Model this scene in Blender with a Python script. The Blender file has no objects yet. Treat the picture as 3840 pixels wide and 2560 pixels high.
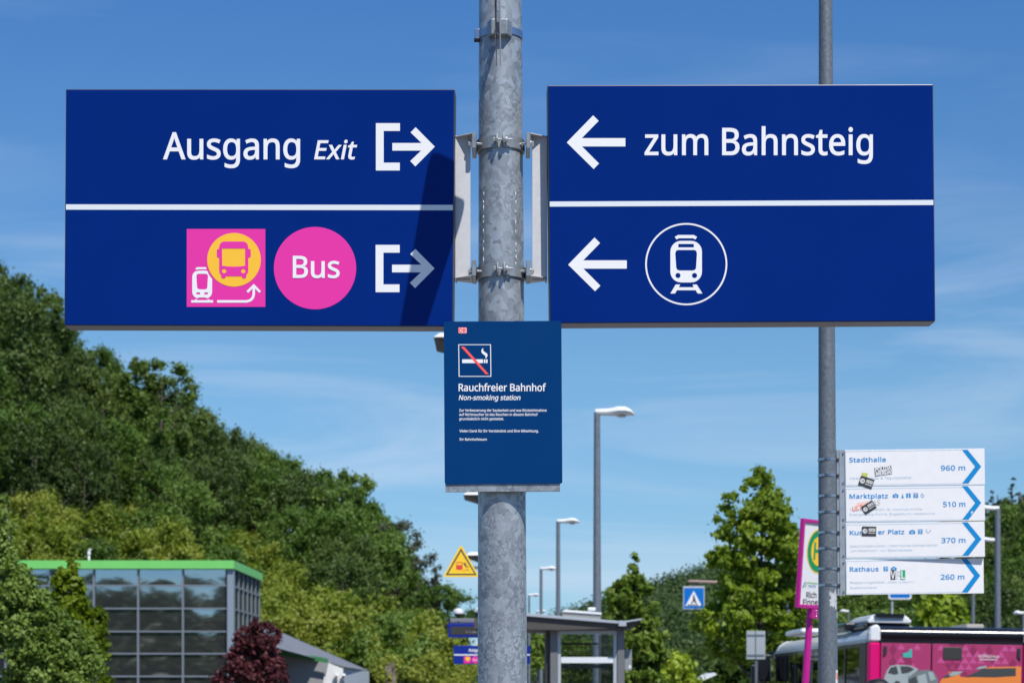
# Railway station forecourt: way-finding signs on a galvanised mast, hillside wood behind
import bpy, bmesh, math, random
import numpy as np
from mathutils import Vector, Matrix
from mathutils.geometry import delaunay_2d_cdt
C = bpy.context.scene
R = math.radians
F = 7467.0      # focal length in photo pixels (70 mm on 36 mm over 3840 px)
HY = 2575.0     # horizon row in the photo
HC = 1.6        # eye height

# ------------------------------------------------------------------ camera, sky, sun, exposure
cam = bpy.data.cameras.new('camera')
cam.lens = 70.0; cam.sensor_width = 36.0; cam.sensor_fit = 'HORIZONTAL'
cam.shift_y = (HY-1280)/3840
cam.clip_start = 0.1; cam.clip_end = 4000
cam.dof.use_dof = True; cam.dof.focus_distance = 6.7; cam.dof.aperture_fstop = 8.0
co = bpy.data.objects.new('camera', cam); C.collection.objects.link(co)
co.location = (0, 0, HC); co.rotation_euler = (R(90), 0, 0)
C.camera = co

SUN_AZ = 26.0; SUN_EL = 54.5          # sun behind the camera, to its right
w = bpy.data.worlds.new('World'); C.world = w; w.use_nodes = True
nt = w.node_tree; nt.nodes.clear()
def N(nt, t, **k):
    n = nt.nodes.new(t)
    for a, v in k.items():
        if a.startswith('i_'): n.inputs[a[2:].replace('_', ' ')].default_value = v
        else: setattr(n, a, v)
    return n
sky = N(nt, 'ShaderNodeTexSky', sky_type='NISHITA', sun_disc=False)
sky.sun_elevation = R(SUN_EL); sky.sun_rotation = R(180-SUN_AZ)
sky.altitude = 0; sky.air_density = 0.8; sky.dust_density = 0.1; sky.ozone_density = 1.5
tc = N(nt, 'ShaderNodeTexCoord')
mp = N(nt, 'ShaderNodeMapping'); mp.inputs['Scale'].default_value = (1.5, 1.5, 11); mp.inputs['Rotation'].default_value = (R(3), R(-7), 0)
nz = N(nt, 'ShaderNodeTexNoise'); nz.inputs['Scale'].default_value = 2.2; nz.inputs['Detail'].default_value = 7; nz.inputs['Roughness'].default_value = 0.55; nz.inputs['Distortion'].default_value = 0.7
rp = N(nt, 'ShaderNodeValToRGB'); rp.color_ramp.elements[0].position = 0.48; rp.color_ramp.elements[1].position = 0.80
rp.color_ramp.elements[0].color = (0, 0, 0, 1); rp.color_ramp.elements[1].color = (0.46, 0.46, 0.46, 1)
mx = N(nt, 'ShaderNodeMix', data_type='RGBA')
mx.inputs['B'].default_value = (7.5, 8.2, 9.6, 1)
bg = N(nt, 'ShaderNodeBackground'); bg.inputs['Strength'].default_value = 0.1
ow = N(nt, 'ShaderNodeOutputWorld')
L = nt.links.new
L(tc.outputs['Generated'], mp.inputs['Vector']); L(mp.outputs[0], nz.inputs['Vector'])
L(nz.outputs[0], rp.inputs[0])
# the thin cirrus lies mostly low; overhead the sky is clear
cz_ = N(nt, 'ShaderNodeSeparateXYZ'); cm_ = N(nt, 'ShaderNodeMapRange', interpolation_type='SMOOTHSTEP'); cm_.inputs['From Min'].default_value = .16; cm_.inputs['From Max'].default_value = .27
cm_.inputs['To Min'].default_value = 1.0; cm_.inputs['To Max'].default_value = .22; cq_ = N(nt, 'ShaderNodeMath', operation='MULTIPLY')
L(tc.outputs['Generated'], cz_.inputs[0]); L(cz_.outputs[2], cm_.inputs['Value']); L(cm_.outputs[0], cq_.inputs[0]); L(rp.outputs[0], cq_.inputs[1]); L(cq_.outputs[0], mx.inputs['Factor'])

# colour of clear mountain air, from horizon to zenith
sp_ = N(nt, 'ShaderNodeSeparateXYZ'); gr = N(nt, 'ShaderNodeValToRGB'); ml_ = N(nt, 'ShaderNodeMix', data_type='RGBA', blend_type='MULTIPLY'); ml_.inputs['Factor'].default_value = 1
el_ = gr.color_ramp.elements; el_.new(.3); el_.new(.5); el_.new(.7)
for e_, (p_, c_) in zip(el_, ((0, (.31, .48, .76)), (.057, (.42, .57, .70)), (.156, (.50, .71, .80)), (.326, (.36, .68, .97)), (1, (.36, .68, .98)))): e_.position = p_; e_.color = (*c_, 1)
sc_ = N(nt, 'ShaderNodeVectorMath', operation='SCALE'); sc_.inputs['Scale'].default_value = 1.43
L(tc.outputs['Generated'], sp_.inputs[0]); L(sp_.outputs[2], gr.inputs[0]); L(sky.outputs[0], ml_.inputs['A']); L(gr.outputs[0], ml_.inputs['B'])
L(ml_.outputs['Result'], sc_.inputs[0]); L(sc_.outputs[0], mx.inputs['A'])
L(mx.outputs['Result'], bg.inputs['Color']); L(bg.outputs[0], ow.inputs[0])

sl = bpy.data.lights.new('sun', 'SUN'); sl.energy = 4.8; sl.angle = R(0.53); sl.color = (1.0, 0.955, 0.885)
so = bpy.data.objects.new('sun', sl); C.collection.objects.link(so)
sd = Vector((math.sin(R(SUN_AZ))*math.cos(R(SUN_EL)), -math.cos(R(SUN_AZ))*math.cos(R(SUN_EL)), math.sin(R(SUN_EL))))
so.location = sd*30; so.rotation_euler = sd.to_track_quat('Z', 'Y').to_euler()

C.render.engine = 'CYCLES'
C.view_settings.view_transform = 'Standard'; C.view_settings.look = 'None'
C.view_settings.exposure = 0.0; C.view_settings.gamma = 1.0; C.view_settings.use_curve_mapping = False
C.cycles.max_bounces = 8; C.cycles.transparent_max_bounces = 12; C.cycles.caustics_reflective = False; C.cycles.caustics_refractive = False
C.cycles.use_denoising = True
C.render.resolution_x = 1024; C.render.resolution_y = 682

# outlines of the letters used on the signs: letter, advance; contour; contour ...
GLYPHS = (
'!216;131 161 85 161 65 573 151 573;58 43 59 61 64 75 72 85 83 92 94 96 107 97 120 96 132 92 142 85 151 75 156 61 157 43 156 26 151 12 142 2 132 -6 120 -10 107 -11 94 -10 83 -6 72 2'
' 64 12 59 26|&587;244 581 271 580 296 575 318 567 337 555 353 541 366 524 375 505 381 483 383 458 379 426 368 397 350 372 326 349 299 328 268 308 423 159 436 176 447 195 457 216 46'
'5 238 472 262 479 286 550 286 541 253 530 221 518 191 504 163 487 137 468 114 585 0 490 0 420 67 403 53 385 40 366 28 347 18 325 9 303 2 278 -4 252 -7 223 -8 188 -6 156 0 127 10 10'
'2 24 81 42 65 63 52 89 45 117 43 149 44 175 49 199 57 220 69 239 83 256 100 273 120 288 142 303 166 318 155 331 144 344 133 358 123 372 114 387 107 403 101 420 97 438 96 456 98 481'
' 104 504 114 524 127 541 144 555 165 567 188 575 215 580;209 273 190 262 174 251 159 239 147 227 136 215 128 201 121 186 118 170 116 152 120 124 129 101 146 81 168 66 194 57 225 55'
' 258 56 287 62 314 71 337 83 357 97 375 111;241 524 220 522 202 516 186 506 175 493 168 476 165 457 167 438 172 421 180 404 192 387 207 369 225 350 253 368 276 385 292 401 304 419 '
'310 437 313 458 311 476 304 492 294 505 279 515 262 522|,215;154 84 149 65 143 45 136 23 128 1 120 -20 111 -42 102 -63 94 -84 85 -103 33 -103 38 -83 43 -61 49 -38 53 -15 58 8 63 31'
' 67 53 70 74 73 93 148 93|-258;32 184 32 246 226 246 226 184|.215;58 43 59 61 64 75 72 85 82 92 94 96 107 97 120 96 132 92 142 85 151 75 156 61 157 43 156 26 151 12 142 2 132 -6 12'
'0 -10 107 -11 94 -10 82 -6 72 2 64 12 59 26|0458;419 287 418 242 415 201 409 163 401 128 390 97 376 70 359 47 339 27 316 12 290 1 261 -6 229 -8 188 -4 153 8 122 27 97 54 76 88 60 1'
'29 48 176 42 229 39 287 41 346 48 399 58 446 73 486 93 520 119 547 149 566 186 578 229 581 269 578 304 566 335 547 361 520 382 486 399 446 410 399 417 346;110 287 111 238 115 194 1'
'21 156 131 125 143 98 159 78 178 64 202 55 229 52 256 55 279 64 298 78 314 98 326 124 336 156 343 194 347 238 348 287 347 336 343 380 336 417 326 449 314 475 298 495 279 510 256 51'
'8 229 521 202 518 178 510 159 495 143 475 131 449 121 417 115 380 111 336|1458;285 0 216 0 216 400 216 439 217 470 219 499 211 491 203 483 196 477 169 455 108 405 71 452 226 573 28'
'5 573|2458;417 0 38 0 38 59 188 210 216 238 240 264 261 287 280 309 295 331 306 353 315 376 320 399 322 424 318 453 309 477 294 496 273 510 249 518 221 520 194 519 169 514 147 506 '
'126 495 104 482 83 466 45 513 60 526 77 537 94 548 113 557 132 565 153 572 174 577 197 580 221 581 255 579 285 572 313 562 336 548 356 531 372 510 384 485 391 458 394 428 392 399 3'
'86 371 375 344 361 318 344 292 324 267 301 241 275 214 247 185 128 67 128 64 417 64|3458;395 439 394 414 389 392 381 372 370 355 356 339 340 326 321 316 300 307 277 302 277 298 319'
' 290 353 276 379 255 398 229 409 198 413 163 410 131 403 101 390 74 371 50 348 30 318 14 283 2 241 -6 193 -8 164 -7 136 -5 110 -1 85 5 60 13 36 23 36 89 61 78 87 69 114 61 141 56 1'
'68 52 194 51 241 55 278 65 305 81 324 104 335 132 339 164 337 187 331 206 320 223 306 236 288 247 265 255 240 261 211 264 179 265 123 265 123 326 180 326 209 327 236 332 259 339 27'
'8 350 294 362 307 377 316 394 321 413 323 434 320 460 311 481 295 498 274 511 249 519 219 521 199 521 181 519 164 515 147 511 132 505 117 498 103 491 89 482 75 473 39 521 61 537 87'
' 550 115 563 147 573 181 579 218 581 273 576 317 563 352 540 376 511 390 477|4458;443 130 359 130 359 0 291 0 291 130 17 130 17 190 286 576 359 576 359 193 443 193;291 374 291 412 '
'293 444 294 474 295 500 292 500 287 490 282 479 276 468 270 456 263 446 257 438 86 193 291 193|5458;221 351 258 349 292 342 322 331 349 316 371 297 389 274 402 247 410 217 413 183 '
'410 145 402 111 387 81 368 54 343 32 314 15 280 2 242 -5 199 -8 170 -7 142 -4 116 0 91 6 70 14 51 23 51 90 71 79 95 70 121 62 148 57 174 53 200 52 227 54 252 58 274 65 293 76 310 8'
'9 323 106 333 126 339 149 341 176 337 210 325 239 306 262 279 279 243 289 197 292 182 291 164 290 146 288 128 285 112 283 99 280 64 302 86 573 373 573 373 508 146 508 132 342 169 3'
'48 185 350 202 351|6458;44 245 45 278 47 310 51 342 57 374 64 404 75 433 87 461 103 486 121 510 143 530 168 548 196 562 228 572 265 578 306 581 318 580 330 580 344 579 356 578 368 '
'576 377 573 377 513 367 516 356 519 344 520 332 522 320 523 308 523 273 521 242 515 216 504 193 491 173 474 158 454 145 431 134 407 127 380 121 352 117 322 115 291 119 291 128 303 '
'138 315 150 326 163 335 178 343 194 350 213 355 233 357 255 358 287 356 316 349 342 338 365 322 384 303 400 279 412 251 419 220 421 184 419 147 411 112 399 82 382 55 361 33 336 15 '
'307 2 275 -5 239 -8 212 -6 187 -1 163 7 140 19 119 35 101 54 84 76 70 103 59 133 51 166 46 204;238 51 270 55 297 66 320 84 337 109 348 143 351 184 348 218 339 247 324 271 302 289 2'
'74 300 241 303 217 301 195 296 175 287 157 276 143 263 131 248 122 232 117 215 115 198 116 181 119 163 123 146 129 129 137 114 146 99 158 85 170 74 185 64 201 57 219 53|7458;109 0 '
'344 508 35 508 35 573 419 573 419 518 187 0|9458;417 328 416 295 414 263 410 231 405 199 397 168 387 139 374 112 358 86 340 63 318 42 293 25 265 11 232 0 195 -6 154 -8 143 -8 130 -'
'7 117 -6 103 -4 92 -2 82 0 82 60 92 57 103 55 115 53 128 51 140 50 152 50 188 52 218 58 245 68 268 82 287 99 303 118 316 141 327 165 334 192 340 221 344 250 346 281 341 281 332 269'
' 322 258 310 247 297 238 282 230 266 223 247 218 227 215 204 214 173 216 144 223 118 235 95 250 76 270 61 294 49 321 42 352 40 387 43 426 50 460 63 491 80 517 101 540 127 557 156 5'
'70 188 578 223 581 250 579 275 574 299 565 322 553 342 537 361 518 377 495 391 469 402 439 410 406 415 369;223 521 192 518 165 507 142 488 124 463 113 429 110 388 113 354 122 325 1'
'37 301 158 284 186 273 220 269 244 271 266 276 286 285 304 296 318 310 330 325 339 341 344 358 346 374 345 392 342 409 338 426 332 443 324 459 315 474 304 487 291 499 277 508 260 5'
'16 242 520|:215;58 43 59 61 64 75 72 85 82 92 94 96 107 97 120 96 132 92 142 85 151 75 156 61 157 43 156 26 151 12 142 2 132 -6 120 -10 107 -11 94 -10 82 -6 72 2 64 12 59 26;58 387'
' 59 405 64 419 72 429 82 436 94 440 107 441 120 440 132 436 142 429 151 419 156 405 157 387 156 369 151 355 142 345 132 338 120 333 107 332 94 333 82 338 72 345 64 355 59 369|A512;'
'437 0 368 177 141 177 73 0 0 0 224 575 289 575 512 0;282 415 274 438 263 473 255 500 247 468 238 438 230 415 165 241 346 241|B521;241 573 307 569 361 558 404 541 434 515 453 478 45'
'9 431 457 409 453 389 446 371 437 354 424 340 409 328 392 317 372 309 350 304 350 300 373 295 395 288 415 279 433 267 448 253 461 236 470 215 476 191 478 163 475 130 467 100 454 74'
' 436 52 413 33 385 19 354 8 318 2 279 0 78 0 78 573;256 329 300 331 334 339 357 352 372 371 381 394 384 423 380 451 369 474 351 490 324 502 289 509 245 511 150 511 150 329;150 269 '
'150 61 265 61 311 64 346 74 371 91 388 112 398 138 401 168 399 188 395 205 388 221 377 235 362 247 344 256 321 263 293 267 260 269|D585;536 292 533 231 521 177 501 131 474 91 439 5'
'8 399 33 351 15 297 4 237 0 78 0 78 573 254 573 309 569 359 558 404 540 443 516 476 484 502 446 521 401 533 350;460 289 457 337 449 379 435 415 416 444 391 469 361 487 327 500 287 '
'508 244 511 150 511 150 62 228 62 299 68 357 87 402 119 434 164 454 220|E446;398 0 78 0 78 573 398 573 398 509 150 509 150 330 383 330 383 268 150 268 150 63 398 63|F416;150 0 78 0'
' 78 573 398 573 398 509 150 509 150 306 383 306 383 243 150 243|G584;326 302 524 302 524 22 493 12 462 5 431 -1 398 -5 362 -7 323 -8 267 -4 217 8 173 28 136 55 105 89 81 130 63 176'
' 52 229 49 286 53 343 65 395 84 442 111 482 145 517 186 544 233 564 286 577 346 581 377 580 407 577 437 572 465 565 491 557 516 547 489 484 468 493 445 501 421 508 395 513 369 516 '
'342 517 298 514 259 505 225 489 195 468 170 441 150 409 136 373 127 332 124 286 127 243 134 202 146 166 164 133 187 106 216 84 251 68 292 58 340 55 364 55 385 56 404 59 421 61 437 '
'65 452 68 452 238 326 238|H594;516 0 443 0 443 267 150 267 150 0 78 0 78 573 150 573 150 330 443 330 443 573 516 573|I272;239 0 32 0 32 42 99 57 99 515 32 531 32 573 239 573 239 53'
'1 172 515 172 57 239 42|K496;496 0 411 0 209 273 150 222 150 0 78 0 78 573 150 573 150 290 166 308 182 327 199 345 249 399 403 573 488 573 261 323|L420;78 0 78 573 150 573 150 64 4'
'00 64 400 0|M727;330 0 142 502 139 502 140 490 141 477 142 461 142 444 143 426 144 407 144 387 144 367 144 347 144 0 78 0 78 573 184 573 361 103 364 103 544 573 650 573 650 0 578 0'
' 578 352 578 371 579 389 579 408 580 426 580 443 581 460 584 501 581 501 390 0|N609;532 0 447 0 141 476 138 476 139 462 140 448 141 432 143 378 144 359 144 340 144 320 144 0 78 0 7'
'8 573 161 573 467 99 470 99 468 137 466 193 465 213 464 232 464 249 464 573 532 573|O626;577 287 576 244 570 204 561 166 547 132 531 101 510 73 486 49 459 29 428 13 393 1 355 -6 31'
'4 -8 271 -6 232 1 196 13 165 29 138 49 114 73 94 101 78 132 65 167 56 204 51 245 49 288 52 344 62 396 78 442 100 482 130 517 166 545 208 565 258 577 314 581 369 577 417 565 459 545'
' 495 517 524 483 547 442 564 396 574 344;125 287 127 241 134 200 145 163 161 131 182 104 207 83 238 67 273 58 314 55 354 58 390 67 420 83 445 104 465 131 481 163 492 200 499 241 50'
'1 287 496 354 481 411 456 457 421 491 373 511 314 518 274 515 238 506 207 490 182 469 161 443 145 411 134 374 127 333|P485;229 573 297 568 352 553 393 528 421 495 439 454 444 404 4'
'43 381 439 358 433 336 423 316 411 296 395 278 375 262 351 249 324 238 292 230 256 225 216 223 150 223 150 0 78 0 78 573;223 511 150 511 150 285 208 285 242 286 272 290 298 296 320'
' 306 338 318 352 334 362 352 368 375 370 401 366 435 354 462 334 484 306 499 269 508|R499;236 573 281 571 320 565 353 555 381 540 404 522 422 500 434 474 442 444 444 410 442 381 43'
'7 356 427 334 415 315 401 298 385 285 367 274 349 264 330 257 487 0 403 0 264 237 150 237 150 0 78 0 78 573;232 510 150 510 150 298 236 298 278 301 312 310 338 325 355 347 366 374 '
'370 407 368 430 363 450 355 467 343 480 328 491 310 500 287 505 261 509|S440;403 153 400 121 392 92 378 66 359 44 335 26 307 11 274 1 238 -6 198 -8 177 -8 157 -7 137 -5 118 -2 100 '
'1 83 4 68 9 54 14 41 19 41 88 62 80 86 72 113 65 142 59 171 56 201 55 228 56 252 60 273 66 290 74 305 85 316 98 324 113 329 129 330 147 329 164 325 180 318 194 308 207 295 218 277 '
'230 255 241 228 252 196 265 172 274 151 284 131 294 114 305 98 317 85 330 74 344 65 359 57 375 52 393 49 413 48 435 51 464 58 490 71 513 89 533 110 550 136 563 165 573 197 579 231 '
'581 262 580 290 577 318 572 343 565 367 558 389 549 366 487 346 495 325 502 302 508 278 513 254 516 229 517 207 516 187 513 169 507 155 499 142 489 133 478 126 464 122 450 121 434 '
'122 416 126 400 133 386 143 373 156 362 172 351 193 341 217 330 246 318 278 306 307 293 332 279 353 264 371 247 385 228 395 206 401 181|T446;259 0 187 0 187 509 8 509 8 573 437 573'
' 437 509 259 509|U586;513 202 511 164 503 128 489 95 470 65 446 40 416 20 380 4 338 -5 290 -8 225 -2 171 18 128 50 97 93 78 144 72 204 72 573 144 573 144 201 148 158 161 122 182 93'
' 211 72 248 59 294 55 327 57 355 63 379 73 399 88 415 105 427 126 435 149 440 174 442 202 442 573 513 573|V481;481 573 277 0 204 0 0 573 75 573 204 205 210 190 215 175 220 160 231 '
'119 235 106 238 93 241 80 243 93 246 106 250 119 253 133 257 147 262 161 277 207 405 573|W746;735 573 583 0 510 0 399 375 389 410 380 443 373 471 370 488 367 471 361 443 352 409 34'
'9 397 346 385 342 373 234 0 161 0 10 573 85 573 174 223 183 186 190 151 193 140 195 129 196 118 201 87 206 119 209 131 211 142 213 154 222 191 232 227 333 573 407 573 512 225 516 2'
'12 520 200 523 187 532 151 534 139 536 128 538 117 544 87 545 100 548 114 550 129 553 144 556 159 560 175 572 224 660 573|Z458;427 0 30 0 30 55 332 508 40 508 40 573 419 573 419 51'
'8 118 64 427 64|a450;231 437 279 433 318 422 347 403 368 375 381 338 385 293 385 0 334 0 320 61 317 61 304 46 292 33 279 22 265 13 250 5 234 -1 216 -5 195 -7 172 -8 148 -7 124 -2 1'
'03 6 84 16 68 30 55 48 45 68 39 92 37 119 43 159 59 192 87 219 127 238 179 251 243 257 316 259 316 285 313 317 306 342 293 359 275 371 253 378 227 380 205 379 183 376 163 370 143 3'
'63 124 355 106 347 84 400 104 410 126 419 151 426 177 432 204 436;252 208 204 203 167 195 141 182 124 165 113 144 110 119 112 97 120 79 132 66 148 56 167 51 188 49 223 52 253 62 27'
'9 79 299 103 311 134 315 172 315 210|b493;139 461 139 443 138 426 138 410 137 396 136 383 135 373 139 373 153 390 169 405 189 419 213 429 240 435 272 437 322 431 365 412 401 381 42'
'8 338 444 283 449 215 447 168 439 127 427 91 410 61 390 36 365 17 337 3 306 -5 272 -8 240 -6 213 0 189 10 169 24 153 38 139 55 133 55 119 0 68 0 68 609 139 609;260 379 231 377 207 '
'371 188 361 172 348 159 330 150 308 144 282 140 252 139 217 139 214 142 165 150 125 165 93 187 69 219 55 261 51 297 55 325 69 348 93 363 126 373 166 376 216 373 265 363 306 348 338'
' 325 360 296 374|c385;241 -8 204 -5 170 2 139 15 112 34 88 58 69 87 55 123 47 165 44 213 47 262 56 305 71 342 90 372 114 396 142 415 174 428 208 435 245 438 267 437 288 435 309 431'
' 328 426 344 421 358 415 337 356 323 361 308 365 292 370 275 373 259 375 244 376 217 374 193 368 172 358 155 343 141 325 131 303 123 277 119 247 117 213 119 181 123 152 131 126 141'
' 104 155 86 172 71 191 61 214 55 240 53 262 54 283 56 302 60 319 65 336 71 351 78 351 15 336 8 320 3 304 -2 285 -5 264 -7|d493;221 -8 171 -2 128 17 92 48 65 91 49 146 44 214 49 282'
' 66 338 93 381 128 413 171 432 221 438 243 437 262 434 280 429 296 423 310 416 323 407 335 397 345 386 354 374 359 374 356 405 355 418 355 429 354 438 354 609 425 609 425 0 368 0 3'
'58 58 354 58 345 46 335 35 323 24 310 15 296 7 279 1 262 -4 242 -7;232 51 273 55 305 67 328 88 343 117 352 154 355 200 355 213 352 263 343 304 329 336 306 360 274 375 231 379 196 3'
'74 168 359 146 334 130 300 120 260 117 213 120 165 130 125 146 93 168 69 197 55|e452;234 438 269 435 301 427 329 414 354 396 374 373 390 346 402 315 409 281 411 244 411 201 117 201'
' 122 157 134 119 154 90 181 69 215 56 254 52 280 53 305 56 327 60 348 66 370 73 392 82 392 20 370 11 349 4 327 -1 304 -5 279 -7 251 -8 212 -5 176 3 143 17 114 36 90 61 70 91 56 126'
' 47 167 44 212 47 257 55 297 68 333 86 364 108 390 134 411 164 426 198 435;233 380 202 377 175 366 154 348 137 323 125 293 119 257 338 257 336 281 333 302 326 322 318 338 306 353 2'
'92 364 276 373 256 378|f276;266 375 158 375 158 0 87 0 87 375 12 375 12 408 87 432 87 457 89 492 95 522 104 547 116 568 132 585 152 597 174 606 199 612 227 613 244 613 259 612 274 '
'609 287 606 300 603 310 599 292 544 283 546 273 549 262 552 251 554 239 555 228 556 206 553 189 545 175 532 166 513 160 489 158 458 158 430 266 430|g493;221 438 248 436 273 431 297'
' 422 319 409 338 393 355 373 359 373 369 430 425 430 425 -7 423 -46 416 -80 404 -109 388 -135 367 -155 341 -172 310 -183 274 -190 233 -192 202 -192 174 -189 147 -186 122 -180 99 -1'
'74 78 -165 78 -100 99 -110 123 -118 149 -125 177 -130 206 -133 237 -134 271 -130 300 -119 324 -101 341 -77 352 -48 355 -13 355 4 356 32 358 57 354 57 338 37 320 21 299 8 275 -1 250'
' -6 221 -8 170 -2 126 18 91 51 65 95 49 149 44 214 49 278 65 332 91 377 126 411 169 431;230 379 207 376 187 370 169 359 153 344 140 326 130 303 123 277 119 247 117 213 120 165 130 '
'124 146 92 169 68 197 54 232 50 253 51 271 53 288 58 303 65 315 74 326 85 336 98 343 113 349 131 353 151 355 173 356 197 356 214 355 251 350 282 343 309 332 331 319 348 302 362 281'
' 371 257 377|h495;139 431 139 420 138 410 138 399 135 370 140 370 149 385 161 397 174 407 188 416 204 424 221 429 238 434 255 436 273 437 306 435 335 430 360 421 382 408 399 391 41'
'3 370 423 344 429 314 431 280 431 0 361 0 361 275 358 307 351 333 338 353 319 367 295 376 265 379 235 377 210 370 189 360 173 347 160 329 150 308 144 283 140 254 139 222 139 0 68 0'
' 68 609 139 609|i207;139 430 139 0 68 0 68 430;104 591 115 590 124 586 133 580 140 572 144 560 145 546 144 532 140 521 133 512 124 506 115 502 104 501 93 502 83 506 75 512 68 521 6'
'4 532 63 546 64 560 68 572 75 580 83 586 93 590|k428;138 291 138 282 137 270 137 257 135 221 138 221 152 240 172 264 189 285 326 430 409 430 235 246 421 0 336 0 187 200 138 158 138'
' 0 68 0 68 609 138 609|l207;139 0 68 0 68 609 139 609|m750;540 438 584 434 621 421 649 401 669 371 681 330 685 280 685 0 615 0 615 277 613 308 606 333 594 353 577 367 555 376 528 3'
'79 490 374 460 362 438 342 423 315 414 280 411 237 411 0 342 0 342 277 341 298 337 317 332 333 325 347 315 359 303 367 289 374 272 377 253 379 227 377 204 370 185 360 170 347 158 3'
'29 150 308 144 283 140 255 139 223 139 0 68 0 68 430 125 430 136 371 140 371 149 385 160 398 173 409 186 418 201 425 217 431 233 435 249 437 266 438 298 436 325 430 349 420 369 406'
' 386 388 398 366 402 366 418 388 438 406 461 420 486 430 512 436|n495;275 438 322 434 361 421 391 401 413 371 426 330 431 280 431 0 361 0 361 275 358 307 351 333 338 353 319 367 29'
'5 376 265 379 222 374 189 361 166 338 151 308 142 269 139 223 139 0 68 0 68 430 125 430 136 371 140 371 150 385 162 398 175 409 190 418 206 425 222 431 239 435 257 437|o485;442 216'
' 440 181 436 150 428 121 417 95 404 71 388 51 369 33 348 18 324 7 299 -1 271 -6 241 -8 214 -6 188 -1 163 7 140 18 119 33 100 51 84 71 70 95 59 121 51 150 46 181 44 216 47 261 55 30'
'1 68 336 87 367 110 392 137 412 169 426 204 435 244 438 281 435 316 426 347 412 374 392 398 367 417 336 431 301 439 261;117 216 119 184 123 154 130 128 141 105 155 86 172 71 192 59'
' 216 53 243 51 270 53 294 59 314 71 331 86 345 105 356 128 363 154 367 184 369 216 367 248 363 277 355 303 345 325 331 344 314 359 294 370 270 376 242 379 202 374 171 359 147 335 1'
'30 303 120 263|p493;273 438 322 432 365 413 401 383 428 339 444 284 449 216 447 170 439 129 427 93 410 62 390 37 365 17 337 3 306 -5 272 -8 251 -7 231 -4 213 1 197 7 182 15 170 24 '
'158 33 148 44 139 55 134 55 137 20 138 7 139 -5 139 -16 139 -192 68 -192 68 430 126 430 136 371 139 371 148 383 158 394 170 405 182 414 197 422 213 429 231 434 251 437;260 379 233 '
'377 210 371 190 362 174 349 161 333 152 313 145 289 141 261 139 229 139 216 140 182 144 152 150 126 159 103 172 85 188 70 208 59 233 53 261 51 286 53 308 60 326 72 341 88 354 108 3'
'64 131 371 157 375 186 376 217 373 262 363 302 348 334 325 359 296 374|r331;269 438 295 437 304 436 312 435 319 433 310 368 287 372 279 373 271 374 264 374 248 373 232 369 217 363 '
'202 355 189 346 176 334 166 321 156 305 149 289 143 270 140 251 139 229 139 0 68 0 68 430 126 430 134 351 137 351 147 367 158 381 170 395 183 407 198 418 214 426 231 433 249 437|s3'
'84;348 119 346 92 339 69 327 49 311 32 292 18 268 6 241 -2 210 -6 176 -8 148 -7 122 -5 99 -1 78 5 59 11 42 19 42 83 60 75 81 67 104 60 128 54 153 50 178 49 211 51 236 57 256 66 269'
' 79 277 94 280 112 279 123 276 132 271 141 264 150 253 158 239 167 222 176 200 185 174 196 148 206 124 217 103 228 84 239 69 252 57 266 48 283 43 302 41 324 46 358 61 386 85 408 11'
'8 425 157 435 202 438 228 437 252 434 275 430 298 424 319 417 339 409 315 353 297 360 278 366 258 372 238 377 218 379 197 380 171 379 149 374 131 366 118 356 111 343 108 328 109 31'
'7 113 307 119 298 127 290 139 282 154 274 172 266 193 256 219 246 245 236 268 226 289 215 306 203 321 191 333 176 341 159 346 140|t289;212 50 222 50 233 51 245 53 255 54 264 56 272'
' 59 272 5 263 1 253 -2 240 -4 226 -6 213 -8 200 -8 178 -7 157 -3 138 4 120 13 104 27 91 44 82 66 76 93 74 125 74 375 13 375 13 409 75 437 103 528 144 528 144 430 269 430 269 375 14'
'4 375 144 127 146 103 153 83 163 69 177 58 193 52|u495;427 430 427 0 370 0 359 57 356 57 346 43 334 31 321 20 306 11 290 4 273 -1 256 -5 238 -7 220 -8 187 -6 159 -1 134 8 112 21 95'
' 38 81 59 71 85 65 114 63 148 63 430 135 430 135 153 137 122 145 96 158 76 176 62 200 53 230 51 260 53 285 59 306 69 323 82 336 100 345 121 352 146 356 175 357 206 357 430|v407;163'
' 0 0 430 75 430 167 176 180 137 185 123 189 109 193 96 197 83 199 72 201 63 204 63 207 72 210 84 214 96 218 110 222 124 227 138 241 176 332 430 407 430 244 0|w630;346 243 336 276 3'
'28 308 321 335 316 357 313 357 308 335 302 307 294 275 291 264 287 253 284 242 207 1 127 1 9 431 82 431 141 201 145 186 149 170 153 154 163 109 166 96 168 84 169 73 172 73 178 97 1'
'85 128 193 160 201 188 277 431 354 431 428 188 440 149 444 135 447 122 451 109 454 96 456 84 457 74 460 74 462 84 464 95 466 108 469 122 473 137 477 153 489 201 549 431 621 431 502'
' 1 419 1|x424;170 220 22 430 102 430 213 268 322 430 402 430 253 220 410 0 330 0 213 172 94 0 14 0|y409;1 430 76 430 169 185 184 144 188 130 193 117 196 105 200 92 203 80 205 68 20'
'9 68 212 83 217 100 224 121 231 142 238 164 245 186 333 430 409 430 224 -59 213 -85 201 -108 188 -130 173 -148 157 -164 138 -176 117 -185 94 -191 67 -192 55 -192 44 -192 34 -190 9 '
'-186 9 -130 30 -133 38 -134 47 -135 56 -135 72 -134 86 -131 99 -126 110 -118 121 -110 130 -99 138 -87 145 -73 152 -59 174 -2|z377;346 0 31 0 31 47 262 375 45 375 45 430 340 430 340'
' 377 112 55 346 55|ä450;231 437 279 433 318 422 347 403 368 375 381 338 385 293 385 0 334 0 320 61 317 61 304 46 292 33 279 22 265 13 250 5 234 -1 216 -5 195 -7 172 -8 148 -7 124 -'
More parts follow.
